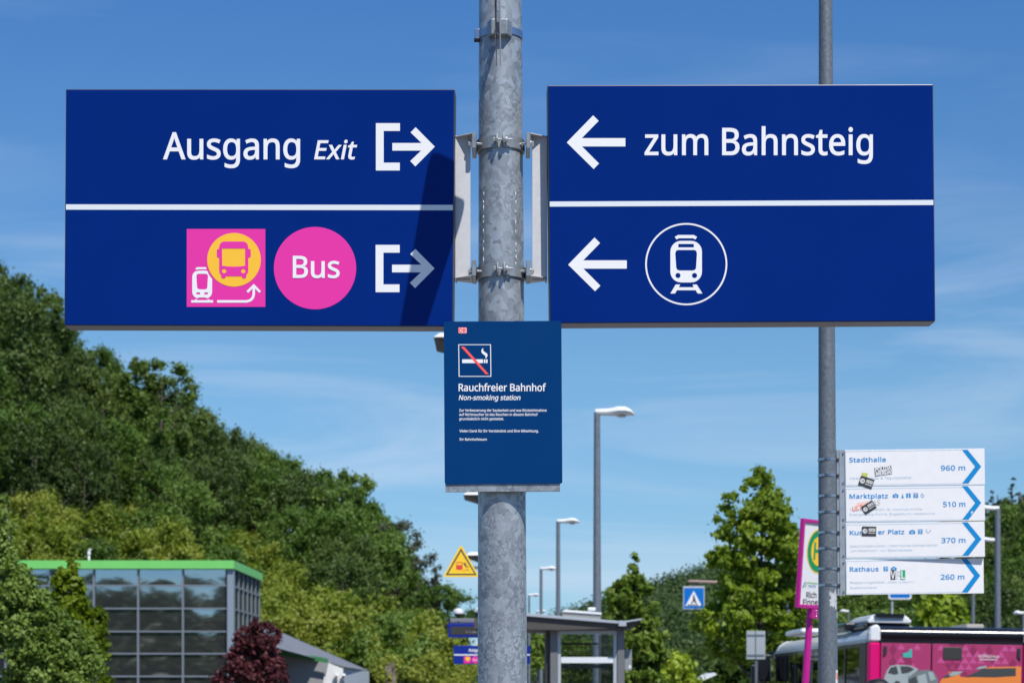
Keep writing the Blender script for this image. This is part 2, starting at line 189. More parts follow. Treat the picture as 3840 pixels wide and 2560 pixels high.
'2 103 6 84 16 68 30 55 48 45 68 39 92 37 119 43 159 59 192 87 219 127 238 179 251 243 257 316 259 316 285 313 317 306 342 293 359 275 371 253 378 227 380 205 379 183 376 163 370 14'
'3 363 124 355 106 347 84 400 104 410 126 419 151 426 177 432 204 436;252 208 204 203 167 195 141 182 124 165 113 144 110 119 112 97 120 79 132 66 148 56 167 51 188 49 223 52 253 62'
' 279 79 299 103 311 134 315 172 315 210;113 546 114 559 118 569 124 576 132 581 141 584 151 585 160 584 169 581 177 576 183 569 187 559 188 546 187 534 183 524 177 516 169 510 160 '
'507 151 506 141 507 132 510 124 516 118 524 114 534;264 546 265 559 269 569 275 576 282 581 291 584 301 585 310 584 319 581 327 576 333 569 337 559 338 546 337 534 333 524 327 516 '
'319 510 310 507 301 506 291 507 282 510 275 516 269 524 265 534|ö485;442 216 440 181 436 150 428 121 417 95 404 71 388 51 369 33 348 18 324 7 299 -1 271 -6 241 -8 214 -6 188 -1 163'
' 7 140 18 119 33 100 51 84 71 70 95 59 121 51 150 46 181 44 216 47 261 55 301 68 336 87 367 110 392 137 412 169 426 204 435 244 438 281 435 316 426 347 412 374 392 398 367 417 336 '
'431 301 439 261;117 216 119 184 123 154 130 128 141 105 155 86 172 71 192 59 216 53 243 51 270 53 294 59 314 71 331 86 345 105 356 128 363 154 367 184 369 216 367 248 363 277 355 3'
'03 345 325 331 344 314 359 294 370 270 376 242 379 202 374 171 359 147 335 130 303 120 263;131 546 132 559 136 569 142 576 150 581 159 584 168 585 178 584 187 581 195 576 201 569 2'
'05 559 206 546 205 534 201 524 195 516 187 510 178 507 168 506 159 507 150 510 142 516 136 524 132 534;281 546 283 559 286 569 292 576 300 581 309 584 318 585 328 584 337 581 345 5'
'76 351 569 355 559 356 546 355 534 351 524 345 516 337 510 328 507 318 506 309 507 300 510 292 516 286 524 283 534|ü495;427 430 427 0 370 0 359 57 356 57 346 43 334 31 321 20 306 1'
'1 290 4 273 -1 256 -5 238 -7 220 -8 187 -6 159 -1 134 8 112 21 95 38 81 59 71 85 65 114 63 148 63 430 135 430 135 153 137 122 145 96 158 76 176 62 200 53 230 51 260 53 285 59 306 6'
'9 323 82 336 100 345 121 352 146 356 175 357 206 357 430;136 546 137 559 141 569 147 576 155 581 164 584 173 585 183 584 192 581 200 576 206 569 210 559 211 546 210 534 206 524 200'
' 516 192 510 183 507 173 506 164 507 155 510 147 516 141 524 137 534;286 546 287 559 291 569 297 576 305 581 314 584 323 585 333 584 342 581 350 576 356 569 360 559 361 546 360 534'
' 356 524 350 516 342 510 333 507 323 506 314 507 305 510 297 516 291 524 287 534|“288;278 573 263 507 258 483 253 460 249 438 245 416 241 395 238 376 162 376 156 385 162 404 168 42'
'4 175 445 183 467 191 489 200 511 209 532 217 553 226 573;130 573 115 507 110 483 105 460 100 438 96 416 93 395 90 376 14 376 10 385 15 404 21 424 28 445 36 467 44 489 53 511 61 53'
'2 70 553 79 573|„333;294 84 288 65 282 45 275 23 267 1 259 -20 251 -42 242 -63 233 -84 225 -103 172 -103 177 -83 182 -61 187 -38 192 -15 197 8 202 31 206 53 210 74 213 93 288 93;14'
'5 84 140 65 134 45 127 23 119 1 111 -20 102 -42 93 -63 85 -84 76 -103 25 -103 29 -88 32 -72 36 -55 47 -4 57 47 64 93 140 93')

# ------------------------------------------------------------------ helpers
def W(px, py, Y):
    return Vector(((px-1920)*Y/F, Y, HC+(HY-py)*Y/F))
def srgb(r, g, b):
    f = lambda c: (c/255/12.92) if c <= 10 else ((c/255+0.055)/1.055)**2.4
    return (f(r), f(g), f(b), 1.0)

def mat(name, col, rough=0.5, metal=0.0, spec=0.5, noise=0.0, nscale=20.0, bump=0.0, bscale=60.0, emit=None, coat=0.0, streak=None):
    m = bpy.data.materials.new(name); m.use_nodes = True
    t = m.node_tree; p = t.nodes['Principled BSDF']
    p.inputs['Base Color'].default_value = col if len(col) == 4 else (*col, 1)
    p.inputs['Roughness'].default_value = rough; p.inputs['Metallic'].default_value = metal
    p.inputs['Specular IOR Level'].default_value = spec; p.inputs['Coat Weight'].default_value = coat
    if emit: p.inputs['Emission Color'].default_value = (*emit[:3], 1); p.inputs['Emission Strength'].default_value = emit[3]
    if noise or bump:
        g = N(t, 'ShaderNodeTexCoord')
        if noise:
            n1 = N(t, 'ShaderNodeTexNoise'); n1.inputs['Scale'].default_value = nscale; n1.inputs['Detail'].default_value = 6
            vec = g.outputs['Object']
            if streak:
                mpn = N(t, 'ShaderNodeMapping'); mpn.inputs['Scale'].default_value = streak
                t.links.new(vec, mpn.inputs['Vector']); vec = mpn.outputs[0]
            t.links.new(vec, n1.inputs['Vector'])
            h = N(t, 'ShaderNodeMapRange'); h.inputs['From Min'].default_value = .3; h.inputs['From Max'].default_value = .7
            h.inputs['To Min'].default_value = 1-noise; h.inputs['To Max'].default_value = 1+noise
            t.links.new(n1.outputs[0], h.inputs['Value'])
            v = N(t, 'ShaderNodeVectorMath', operation='SCALE'); v.inputs[0].default_value = col[:3]
            t.links.new(h.outputs[0], v.inputs['Scale']); t.links.new(v.outputs[0], p.inputs['Base Color'])
            r2 = N(t, 'ShaderNodeMapRange'); r2.inputs['To Min'].default_value = max(0, rough-.08); r2.inputs['To Max'].default_value = min(1, rough+.1)
            t.links.new(n1.outputs[0], r2.inputs['Value']); t.links.new(r2.outputs[0], p.inputs['Roughness'])
        if bump:
            n2 = N(t, 'ShaderNodeTexNoise'); n2.inputs['Scale'].default_value = bscale; n2.inputs['Detail'].default_value = 3
            b = N(t, 'ShaderNodeBump'); b.inputs['Strength'].default_value = bump; b.inputs['Distance'].default_value = .01
            t.links.new(g.outputs['Object'], n2.inputs['Vector']); t.links.new(n2.outputs[0], b.inputs['Height']); t.links.new(b.outputs[0], p.inputs['Normal'])
    return m

def galv(name, lo, hi, scale=34.0, metal=0.35, rough=0.42, stretch=1.0):
    """hot-dip galvanised steel: interlocking zinc spangles of different greys"""
    m = bpy.data.materials.new(name); m.use_nodes = True; t = m.node_tree; p = t.nodes['Principled BSDF']
    g = N(t, 'ShaderNodeTexCoord'); mpn = N(t, 'ShaderNodeMapping'); mpn.inputs['Scale'].default_value = (1, 1, stretch)
    ds = N(t, 'ShaderNodeTexNoise'); ds.inputs['Scale'].default_value = scale*.8; ds.inputs['Detail'].default_value = 4
    ad = N(t, 'ShaderNodeMix', data_type='RGBA', blend_type='LINEAR_LIGHT'); ad.inputs['Factor'].default_value = 0.022*34/scale
    v1 = N(t, 'ShaderNodeTexVoronoi'); v1.inputs['Scale'].default_value = scale
    v2 = N(t, 'ShaderNodeTexVoronoi'); v2.inputs['Scale'].default_value = scale*2.6
    n3 = N(t, 'ShaderNodeTexNoise'); n3.inputs['Scale'].default_value = 7; n3.inputs['Detail'].default_value = 5
    n4 = N(t, 'ShaderNodeTexNoise'); n4.inputs['Scale'].default_value = 9; n4.inputs['Detail'].default_value = 4
    Lk = t.links.new
    Lk(g.outputs['Object'], mpn.inputs[0]); Lk(mpn.outputs[0], ds.inputs['Vector'])
    Lk(mpn.outputs[0], ad.inputs['A']); Lk(ds.outputs['Color'], ad.inputs['B'])
    Lk(ad.outputs['Result'], v1.inputs['Vector']); Lk(ad.outputs['Result'], v2.inputs['Vector']); Lk(g.outputs['Object'], n3.inputs['Vector']); Lk(g.outputs['Object'], n4.inputs['Vector'])
    s1 = N(t, 'ShaderNodeSeparateColor'); s2 = N(t, 'ShaderNodeSeparateColor'); Lk(v1.outputs['Color'], s1.inputs[0]); Lk(v2.outputs['Color'], s2.inputs[0])
    k = N(t, 'ShaderNodeMapRange'); k.inputs['From Min'].default_value = .42; k.inputs['From Max'].default_value = .58; Lk(n4.outputs[0], k.inputs['Value'])
    mm = N(t, 'ShaderNodeMix', data_type='FLOAT'); Lk(k.outputs[0], mm.inputs['Factor']); Lk(s1.outputs[0], mm.inputs['A']); Lk(s2.outputs[0], mm.inputs['B'])
    pw = N(t, 'ShaderNodeMath', operation='POWER'); pw.inputs[1].default_value = 1.1; Lk(mm.outputs['Result'], pw.inputs[0])
    ml = N(t, 'ShaderNodeMath', operation='MULTIPLY_ADD'); ml.inputs[1].default_value = .9; ml.inputs[2].default_value = -.45; Lk(n3.outputs[0], ml.inputs[0])
    a2 = N(t, 'ShaderNodeMath', operation='ADD', use_clamp=True); Lk(pw.outputs[0], a2.inputs[0]); Lk(ml.outputs[0], a2.inputs[1])
    cr = N(t, 'ShaderNodeValToRGB'); cr.color_ramp.elements[0].color = (*lo, 1); cr.color_ramp.elements[1].color = (*hi, 1)
    Lk(a2.outputs[0], cr.inputs[0]); Lk(cr.outputs[0], p.inputs['Base Color'])
    p.inputs['Metallic'].default_value = metal
    rr = N(t, 'ShaderNodeMapRange'); rr.inputs['To Min'].default_value = rough+.12; rr.inputs['To Max'].default_value = rough-.05; Lk(a2.outputs[0], rr.inputs['Value']); Lk(rr.outputs[0], p.inputs['Roughness'])
    bp = N(t, 'ShaderNodeBump'); bp.inputs['Strength'].default_value = .12; bp.inputs['Distance'].default_value = .002; Lk(n4.outputs[0], bp.inputs['Height']); Lk(bp.outputs[0], p.inputs['Normal'])
    return m

def leafmat(name, cols, rough=.55, trans=.35, wave=.9):
    """foliage: colour varies per tree and per branch; thin leaves let some light through"""
    m = bpy.data.materials.new(name); m.use_nodes = True; t = m.node_tree; p = t.nodes['Principled BSDF']; Lk = t.links.new
    g = N(t, 'ShaderNodeTexCoord'); n = N(t, 'ShaderNodeTexNoise'); n.inputs['Scale'].default_value = wave; n.inputs['Detail'].default_value = 5
    Lk(g.outputs['Object'], n.inputs['Vector'])
    oi = N(t, 'ShaderNodeObjectInfo')
    a = N(t, 'ShaderNodeMath', operation='MULTIPLY_ADD'); a.inputs[1].default_value = .5; Lk(oi.outputs['Random'], a.inputs[0]); 
    mr = N(t, 'ShaderNodeMapRange'); mr.inputs['From Min'].default_value = .3; mr.inputs['From Max'].default_value = .7; mr.inputs['To Max'].default_value = .6; Lk(n.outputs[0], mr.inputs['Value'])
    Lk(mr.outputs[0], a.inputs[2])
    cr = N(t, 'ShaderNodeValToRGB')
    e = cr.color_ramp.elements
    while len(e) < len(cols): e.new(.5)
    for i, c in enumerate(cols): e[i].position = i/(len(cols)-1); e[i].color = (*c, 1)
    Lk(a.outputs[0], cr.inputs[0]); Lk(cr.outputs[0], p.inputs['Base Color'])
    p.inputs['Roughness'].default_value = rough; p.inputs['Specular IOR Level'].default_value = .35
    tr = N(t, 'ShaderNodeBsdfTranslucent'); ms = N(t, 'ShaderNodeMixShader'); ms.inputs[0].default_value = trans
    vm = N(t, 'ShaderNodeVectorMath', operation='MULTIPLY'); vm.inputs[1].default_value = (1.25, 1.35, .5); Lk(cr.outputs[0], vm.inputs[0]); Lk(vm.outputs[0], tr.inputs['Color'])
    out = t.nodes['Material Output']; Lk(p.outputs[0], ms.inputs[1]); Lk(tr.outputs[0], ms.inputs[2]); Lk(ms.outputs[0], out.inputs[0])
    return m

class MB:
    """collects shapes for ONE mesh"""
    def __init__(s): s.v = []; s.f = []; s.sm = []
    def add(s, vs, fs, smooth=False):
        b = len(s.v); s.v += [tuple(v) for v in vs]; s.f += [tuple(i+b for i in f) for f in fs]; s.sm += [smooth]*len(fs); return s
    def box(s, x0, x1, y0, y1, z0, z1, bev=0):
        vs = [(x0, y0, z0), (x1, y0, z0), (x1, y1, z0), (x0, y1, z0), (x0, y0, z1), (x1, y0, z1), (x1, y1, z1), (x0, y1, z1)]
        return s.add(vs, [(0, 3, 2, 1), (4, 5, 6, 7), (0, 1, 5, 4), (1, 2, 6, 5), (2, 3, 7, 6), (3, 0, 4, 7)])
    def tube(s, p, q, r0, r1=None, n=16, caps=True):
        r1 = r0 if r1 is None else r1; p = Vector(p); q = Vector(q); d = (q-p).normalized()
        a = d.orthogonal().normalized(); b = d.cross(a)
        vs = []
        for c, r in ((p, r0), (q, r1)):
            for i in range(n):
                t = 2*math.pi*i/n; vs.append(c+a*math.cos(t)*r+b*math.sin(t)*r)
        fs = [(i, (i+1) % n, n+(i+1) % n, n+i) for i in range(n)]
        s.add(vs, fs, True)
        if caps: s.add(vs[:n], [tuple(range(n))[::-1]]); s.add(vs[n:], [tuple(range(n))])
        return s
    def prism(s, poly, y0, y1, axis='y', smooth=False):
        """poly in (x,z), extruded along y (or other axis)"""
        n = len(poly)
        m = {'y': lambda a, b, t: (a, t, b), 'x': lambda a, b, t: (t, a, b), 'z': lambda a, b, t: (a, b, t)}[axis]
        vs = [m(a, b, y0) for a, b in poly]+[m(a, b, y1) for a, b in poly]
        s.add(vs, [tuple(range(n)), tuple(range(2*n-1, n-1, -1))])
        s.add(vs, [(i, n+i, n+(i+1) % n, (i+1) % n) for i in range(n)], smooth)
        return s
    def ring(s, c, rin, rout, z0, z1, a0=0, a1=360, n=48):
        full = abs(a1-a0) >= 360; k = n if full else n+1
        vs = []
        for i in range(k):
            t = R(a0+(a1-a0)*i/n); cx, sy = math.cos(t), math.sin(t)
            for r, z in ((rout, z0), (rout, z1), (rin, z1), (rin, z0)): vs.append((c[0]+cx*r, c[1]+sy*r, z))
        fs = []
        for i in range(n):
            a = i*4; b = ((i+1) % k)*4
            for j in range(4): fs.append((a+j, b+j, b+(j+1) % 4, a+(j+1) % 4))
        if not full: fs += [(3, 2, 1, 0), tuple((k-1)*4+j for j in range(4))]
        return s.add(vs, fs)
    def lathe(s, prof, c=(0, 0, 0), n=20):
        vs = []
        for r, z in prof:
            for i in range(n): t = 2*math.pi*i/n; vs.append((c[0]+r*math.cos(t), c[1]+r*math.sin(t), c[2]+z))
        fs = [(j*n+i, j*n+(i+1) % n, (j+1)*n+(i+1) % n, (j+1)*n+i) for j in range(len(prof)-1) for i in range(n)]
        return s.add(vs, fs, True)
    def build(s, name, m, parent=None, bevel=0, seg=2):
        me = bpy.data.meshes.new(name); me.from_pydata(s.v, [], s.f)
        me.polygons.foreach_set('use_smooth', s.sm)
        bm = bmesh.new(); bm.from_mesh(me)
        bmesh.ops.remove_doubles(bm, verts=bm.verts, dist=1e-5)
        bmesh.ops.recalc_face_normals(bm, faces=bm.faces)
        if bevel:
            ed = [e for e in bm.edges if len(e.link_faces) == 2 and e.calc_face_angle(0) > .6]
            bmesh.ops.bevel(bm, geom=ed, offset=bevel, segments=seg, profile=.5, affect='EDGES', clamp_overlap=True)
            for f in bm.faces: f.smooth = False
        for e in bm.edges:
            if len(e.link_faces) == 2 and e.calc_face_angle(0) > .6: e.smooth = False
        bm.to_mesh(me); bm.free()
        o = bpy.data.objects.new(name, me); C.collection.objects.link(o)
        if m: me.materials.append(m)
        if parent: o.parent = parent
        return o

def tag(o, label=None, cat=None, group=None, kind=None):
    if label: o['label'] = label
    if cat: o['category'] = cat
    if group: o['group'] = group
    if kind: o['kind'] = kind
    return o
def thing(name, label, cat, loc=(0, 0, 0), rot=(0, 0, 0), group=None):
    o = bpy.data.objects.new(name, None); C.collection.objects.link(o)
    o.empty_display_size = .1; o.location = loc; o.rotation_euler = rot
    return tag(o, label, cat, group)
def copy_tree(o, parent=None):
    c = o.copy(); C.collection.objects.link(c); c.parent = parent
    for ch in list(o.children): copy_tree(ch, c)
    return c

# ---- flat print: polygons filled even-odd, in a plane's own frame (x right, z up, -y towards the viewer)
def flat(name, polys, m, parent, off=0.0, embolden=0.0):
    if embolden: polys = [fatten(p, embolden) for p in polys]
    vs, es = [], []
    for p in polys:
        k = len(vs); vs += [Vector((a*100, b*100)) for a, b in p]; es += [(k+i, k+(i+1) % len(p)) for i in range(len(p))]
    cv, ce, cf = delaunay_2d_cdt(vs, es, [], 0, 1e-6)[:3]
    P_ = np.array([tuple(v) for v in cv]); T_ = np.array([tuple(f) for f in cf if len(f) == 3]); G_ = P_[T_].mean(1); ins = np.zeros(len(G_), int)
    for p in polys:      # even-odd test of every triangle's middle
        q = np.array(p)*100; q2 = np.roll(q, -1, 0)
        for (xa, ya), (xb, yb) in zip(q, q2):
            if ya != yb:
                c = ((ya > G_[:, 1]) != (yb > G_[:, 1])) & (G_[:, 0] < (xb-xa)*(G_[:, 1]-ya)/(yb-ya)+xa); ins += c
    T_ = T_[ins % 2 == 1]
    me = bpy.data.meshes.new(name); me.from_pydata([(x/100, -off, y/100) for x, y in P_], [], T_.tolist())
    bm = bmesh.new(); bm.from_mesh(me); bmesh.ops.delete(bm, geom=[v for v in bm.verts if not v.link_faces], context='VERTS')
    bm.to_mesh(me); bm.free()
    me.update(); me.name = name
    if len(me.polygons) and me.polygons[0].normal.y > 0: me.flip_normals()
    me.materials.append(m)
    o = bpy.data.objects.new(name, me); C.collection.objects.link(o); o.parent = parent
    return o
def circ(cx, cy, r, n=48, ry=None):
    ry = ry or r
    return [(cx+r*math.cos(2*math.pi*i/n), cy+ry*math.sin(2*math.pi*i/n)) for i in range(n)]
def rrect(x0, y0, x1, y1, r, n=6):
    p = []
    for cx, cy, a in ((x1-r, y0+r, -90), (x1-r, y1-r, 0), (x0+r, y1-r, 90), (x0+r, y0+r, 180)):
        for i in range(n+1): t = R(a+90*i/n); p.append((cx+r*math.cos(t), cy+r*math.sin(t)))
    return p
def rect(x0, y0, x1, y1): return [(x0, y0), (x1, y0), (x1, y1), (x0, y1)]
def stroke(pts, wd):
    """open polyline turned into an outline of width wd"""
    l, r = [], []
    for i, p in enumerate(pts):
        p = Vector(p); a = Vector(pts[max(0, i-1)]); b = Vector(pts[min(len(pts)-1, i+1)])
        d = (b-a).normalized(); nn = Vector((-d.y, d.x))*wd/2
        l.append(tuple(p+nn)); r.append(tuple(p-nn))
    return l+r[::-1]

class Panel:
    """a flat thing standing at a real place; converts photo positions into its own plane"""
    def __init__(s, cx, cy, Y, yaw=0, tilt=0, roll=0):
        s.O = W(cx, cy, Y); s.R = (Matrix.Rotation(R(yaw), 3, 'Z') @ Matrix.Rotation(R(tilt), 3, 'X') @ Matrix.Rotation(R(roll), 3, 'Y'))
        s.RT = s.R.transposed(); s.n = s.R @ Vector((0, -1, 0)); s.s = Y/F
    def L(s, px, py, off=0.0):
        c = Vector((0, 0, HC)); d = Vector(((px-1920)/F, 1, (HY-py)/F)); O = s.O+s.n*off
        P = c+d*(s.n.dot(O-c)/s.n.dot(d)); q = s.RT @ (P-O)
        return (q.x, q.z)
    def poly(s, pts, f=None): return [s.L(*(f(*p) if f else p)) for p in pts]
    def empty(s, name, label, cat, group=None):
        return thing(name, label, cat, s.O, s.R.to_euler(), group)

GL = {}
for part in GLYPHS.split('|'):
    ch = part[0]; bits = part[1:].split(';')
    GL[ch] = (int(bits[0]), [list(zip(*[iter(map(int, b.split()))]*2)) for b in bits[1:] if b])
GL[' '] = (215, [])
def fatten(pts, d):
    """heavier letter: push the outline outwards (the ink lies right of the drawing direction)"""
    out = []; n = len(pts)
    for i in range(n):
        a, b, c = Vector(pts[i-1]), Vector(pts[i]), Vector(pts[(i+1) % n])
        if (b-a).length < 1e-9 or (c-b).length < 1e-9: out.append(tuple(b)); continue
        u = (b-a).normalized(); v = (c-b).normalized(); n1 = Vector((-u.y, u.x)); n2 = Vector((-v.y, v.x)); h = n1+n2
        if h.length < .3: out.append(tuple(b)); continue
        h.normalize(); out.append(tuple(b+h*(d/max(.6, h.dot(n1)))))
    return out
def text(panel, s, x0, x1, yb, ycap, f=None, slant=0.0, slope=0.0, track=0):
    """photo-space text: x from x0 to x1, baseline row yb, capital top row ycap"""
    sc = (yb-ycap)/573.0; adv = 0; raw = []
    for ch in s:
        a, g = GL[ch]
        for q in g: raw.append([(x+adv+y*slant, y) for x, y in q])
        adv += a+track
    lo = min(p[0] for q in raw for p in q); hi = max(p[0] for q in raw for p in q); kx = (x1-x0)/(hi-lo)
    out = []
    for q in raw:
        pts = [(x0+(x-lo)*kx, yb-y*sc+slope*((x-lo)*kx)) for x, y in q]
        out.append(panel.poly(pts, f))
    return out

# ------------------------------------------------------------------ materials
M = {}
M['sign_blue'] = mat('blue enamel', (.0006, .0205, .180), rough=.25, spec=.10, noise=.05, nscale=2.2)
M['plate_blue'] = mat('slate blue enamel', (.0008, .0400, .155), rough=.3, spec=.14, noise=.03, nscale=5)
M['white_print'] = mat('white print', (.88, .87, .87), rough=.3)
M['line_print'] = mat('pale line print', (.76, .80, .82), rough=.3)
M['pink_print'] = mat('pink print', srgb(234, 52, 162), rough=.3)
M['yellow_print'] = mat('amber print', srgb(255, 196, 52), rough=.3)
M['red_print'] = mat('red print', srgb(255, 88, 84), rough=.35)
M['sign_case'] = mat('sign case', (.045, .042, .055), rough=.35, noise=.15, nscale=6)
M['sign_under'] = mat('sign case underside', (.16, .145, .15), rough=.45, metal=.2, noise=.12, nscale=5)
M['galv'] = galv('galvanised mast', (.19, .215, .245), (.43, .465, .49), 46, metal=.35, rough=.40, stretch=.8)
M['galv_far'] = mat('galvanised pole grey', (.19, .215, .245), rough=.45, metal=.35, noise=.12, nscale=14)
M['galv_pole'] = mat('weathered pole', (.155, .18, .205), rough=.5, metal=.25, noise=.22, nscale=60)
M['clamp'] = mat('zinc clamp', (.30, .325, .34), rough=.38, metal=.45, noise=.14, nscale=26, bump=.1)
M['alu'] = mat('cast aluminium', (.62, .62, .63), rough=.5, metal=.15, noise=.03, nscale=60, bump=.05, bscale=300)
M['bolt'] = mat('bolt steel', (.62, .63, .64), rough=.25, metal=.85)
M['strap'] = mat('stainless strap', (.42, .45, .5), rough=.2, metal=.9)
M['plate_back'] = mat('sign sheet back', (.33, .31, .30), rough=.5, metal=.3, noise=.1)
M['dark'] = mat('dark rubber', (.02, .02, .022), rough=.6)
M['white_plastic'] = mat('white housing', (.8, .8, .79), rough=.35, noise=.03)

# ------------------------------------------------------------------ ground
MG = mat('ground', (.12, .12, .11), rough=.9, noise=.3, nscale=.6)
MP = mat('platform paving', (.28, .27, .26), rough=.85, noise=.15, nscale=3)
MR = mat('asphalt', (.05, .05, .052), rough=.85, noise=.2, nscale=4)
g = MB(); g.add([(-1200, -700, -.52), (1200, -700, -.52), (1200, 1800, -.52), (-1200, 1800, -.52)], [(0, 1, 2, 3)])
tag(g.build('ground', MG), kind='structure')
g = MB(); g.box(-3.2, 4.4, -12, 118, -.515, 0); tag(g.build('platform', MP, bevel=.01), kind='structure')
g = MB(); g.add([(4.45, -40, -.512), (16, -40, -.512), (16, 90, -.512), (4.45, 90, -.512)], [(0, 1, 2, 3)])
tag(g.build('road', MR), kind='structure')
g = MB(); g.box(4.41, 4.56, -40, 90, -.51, -.38); tag(g.build('kerb', MP, bevel=.02), kind='structure')

# ------------------------------------------------------------------ the near mast
def mast_r(z): return .0920-.0050*z
def mast_x(z): return -.0272-.0032*z
MY = 6.745
mast = thing('galvanised_mast', 'thick galvanised steel mast carrying the two large blue signs', 'mast', (mast_x(0), MY, 0))
m = MB(); n = 64; zz = [0+i*.1 for i in range(63)]; vs = []
for z in zz:
    for i in range(n):
        t = 2*math.pi*i/n; vs.append((mast_x(z)-mast_x(0)+mast_r(z)*math.cos(t), mast_r(z)*math.sin(t), z))
m.add(vs, [(j*n+i, j*n+(i+1) % n, (j+1)*n+(i+1) % n, (j+1)*n+i) for j in range(len(zz)-1) for i in range(n)], True)
m.build('pole', M['galv'], mast)
m = MB(); m.lathe([(mast_r(6.2)+.004, 6.16), (mast_r(6.2)+.004, 6.21), (.03, 6.235), (0, 6.24)], (mast_x(6.2)-mast_x(0), 0, 0), 32); m.build('cap', M['dark'], mast)
m = MB(); m.box(-.16, .16, -.16, .16, .0, .02); m.build('base_plate', M['galv_far'], mast, bevel=.004)
# runs of zinc that dripped down the mast when it was galvanised
M['zinc_run'] = mat('zinc run', (.60, .62, .63), rough=.35, metal=.3, noise=.2, nscale=200)
rd = random.Random(8)
for ang in (-50, 41):
    y = 715
    while y < 1000:
        ln = rd.uniform(10, 42); za, zb2 = W(0, y, 6.68).z, W(0, y+ln, 6.68).z
        m = MB(); t = R(ang+rd.uniform(-.8, .8)); cxm = mast_x(za)-mast_x(0); ra, rb2 = mast_r(za), mast_r(zb2)
        m.tube((cxm+ra*math.sin(t), -ra*math.cos(t), za), (cxm+rb2*math.sin(t), -rb2*math.cos(t), zb2), .0008, rd.uniform(.0012, .0020), 6); m.build('zinc_run', M['zinc_run'], mast); y += ln+rd.uniform(-2, 22)
# two pipe clamps, each with two ears, bolt, nut and stub
for yc in (528, 1011):
    zc = W(0, yc, 6.665).z; r = mast_r(zc); cx = mast_x(zc)-mast_x(0); h = .0205
    rr = MB(); ga = 8.5
    rr.ring((cx, 0), r+.0005, r+.0065, zc-h, zc+h, -90+ga, 270-ga, 72)
    cl = rr.build('clamp_band', M['clamp'], mast, bevel=.0008, seg=1)
    for sx in (-1, 1):
        e = MB(); yy = -(r+.002)
        prof = [(yy+.006, zc-h), (yy-.020, zc-h+.001), (yy-.031, zc-h+.008), (yy-.034, zc), (yy-.031, zc+h-.005), (yy-.020, zc+h+.002), (yy+.006, zc+h+.002)]
        x0 = cx+sx*.0115; e.prism(prof, x0-.0028 if sx < 0 else x0-.0032, x0+.0032 if sx < 0 else x0+.0028, 'x')
        e.build('clamp_ear', M['clamp'], cl, bevel=.0008, seg=1)
    b = MB(); b.tube((cx-.024, -r-.018, zc+.001), (cx+.040, -r-.018, zc+.001), .0042, n=16); b.build('clamp_bolt', M['bolt'], cl)
    for x0 in (-.0245, .0155):
        b = MB(); b.tube((cx+x0, -r-.018, zc+.001), (cx+x0+.0085, -r-.018, zc+.001), .0088, n=6); b.build('clamp_nut', M['bolt'], cl, bevel=.0006, seg=1)

# ------------------------------------------------------------------ the two large way-finding signs
def big_sign(name, label, P, corners, slab=.088):
    root = P.empty(name, label, 'sign')
    q = [P.L(*c) for c in corners]   # tl tr br bl
    xl = (q[0][0]+q[3][0])/2; xr = (q[1][0]+q[2][0])/2; zt = (q[0][1]+q[1][1])/2; zb = (q[2][1]+q[3][1])/2
    m = MB(); m.box(xl, xr, .0, slab, zb+.003, zt); m.build('case', M['sign_case'], root, bevel=.003)
    m = MB(); m.box(xl+.002, xr-.002, .001, slab-.001, zb, zb+.0029); m.build('bottom_plate', M['sign_under'], root)
    m = MB(); m.box(xl+.0035, xr-.0035, -.0018, .0005, zb+.004, zt-.0035); m.build('face', M['sign_blue'], root, bevel=.0006, seg=1)
    # rear face of the double-sided case
    m = MB(); m.box(xl+.0035, xr-.0035, slab-.0005, slab+.0018, zb+.004, zt-.0035); m.build('rear_face', M['sign_blue'], root)
    return root, (xl, xr, zb, zt)
OFF = .0024
def fL(x, y): return (200+x/1.5077, 280+y/1.5077)
def fR(x, y): return (2040+x/1.5474, 280+y/1.5474)
PL = Panel(974, 779, 6.672, yaw=-1.3, roll=.40)
LS, lb = big_sign('direction_sign', 'blue sign left of the mast with Ausgang Exit and pink bus symbols', PL, [(244, 334), (1704, 335), (1702, 1226), (243, 1221)])
PR = Panel(2778, 764, 6.672, yaw=1.3, roll=-.55)
RS, rb = big_sign('direction_sign', 'blue sign right of the mast reading zum Bahnsteig with two left arrows', PR, [(2052, 319), (3503, 317), (3505, 1206), (2062, 1214)])

flat('lettering', text(PL, 'Ausgang', 613.9, 1124, 597, 499), M['white_print'], LS, OFF, .0016)
flat('lettering', text(PL, 'Exit', 1180, 1338, 597, 528.7, slant=.2), M['white_print'], LS, OFF, .0014)
flat('lettering', text(PL, 'Bus', 1100, 1272.5, 1041.5, 961.5), M['white_print'], LS, OFF+.0012, .0014)
dl = MB(); z = PL.L(974, 768)[1]; z2 = PL.L(974, 788)[1]; dl.box(lb[0]+.004, lb[1]-.004, -OFF, -.0016, z2, z); dl.build('divider_line', M['line_print'], LS)
for dx, dy in ((0, 0), (-1.5, 687)):
    b = [(1824, 276), (1960, 276), (1960, 320), (1868, 320), (1868, 499), (1959, 499), (1959, 543), (1824, 543)]
    a = [(2049, 299), (2157, 409), (2047, 520), (2018, 490), (2080, 431), (1917, 431), (1917, 388), (2082, 388), (2020, 328)]
    flat('exit_symbol', [PL.poly([(x+dx, y+dy) for x, y in q], fL) for q in (b, a)], M['white_print'], LS, OFF)
flat('pink_circle', [PL.poly(circ(1480, 1094, 232.5, 96), fL)], M['pink_print'], LS, OFF-.0002)
flat('pink_square', [PL.poly(rect(755, 873, 1199, 1313), fL)], M['pink_print'], LS, OFF-.0002)
def f4(x, y): return (680+x/4.355, 820+y/4.355)
flat('yellow_circle', [PL.poly(circ(862, 674, 438, 80), f4)], M['yellow_print'], LS, OFF+.0006)
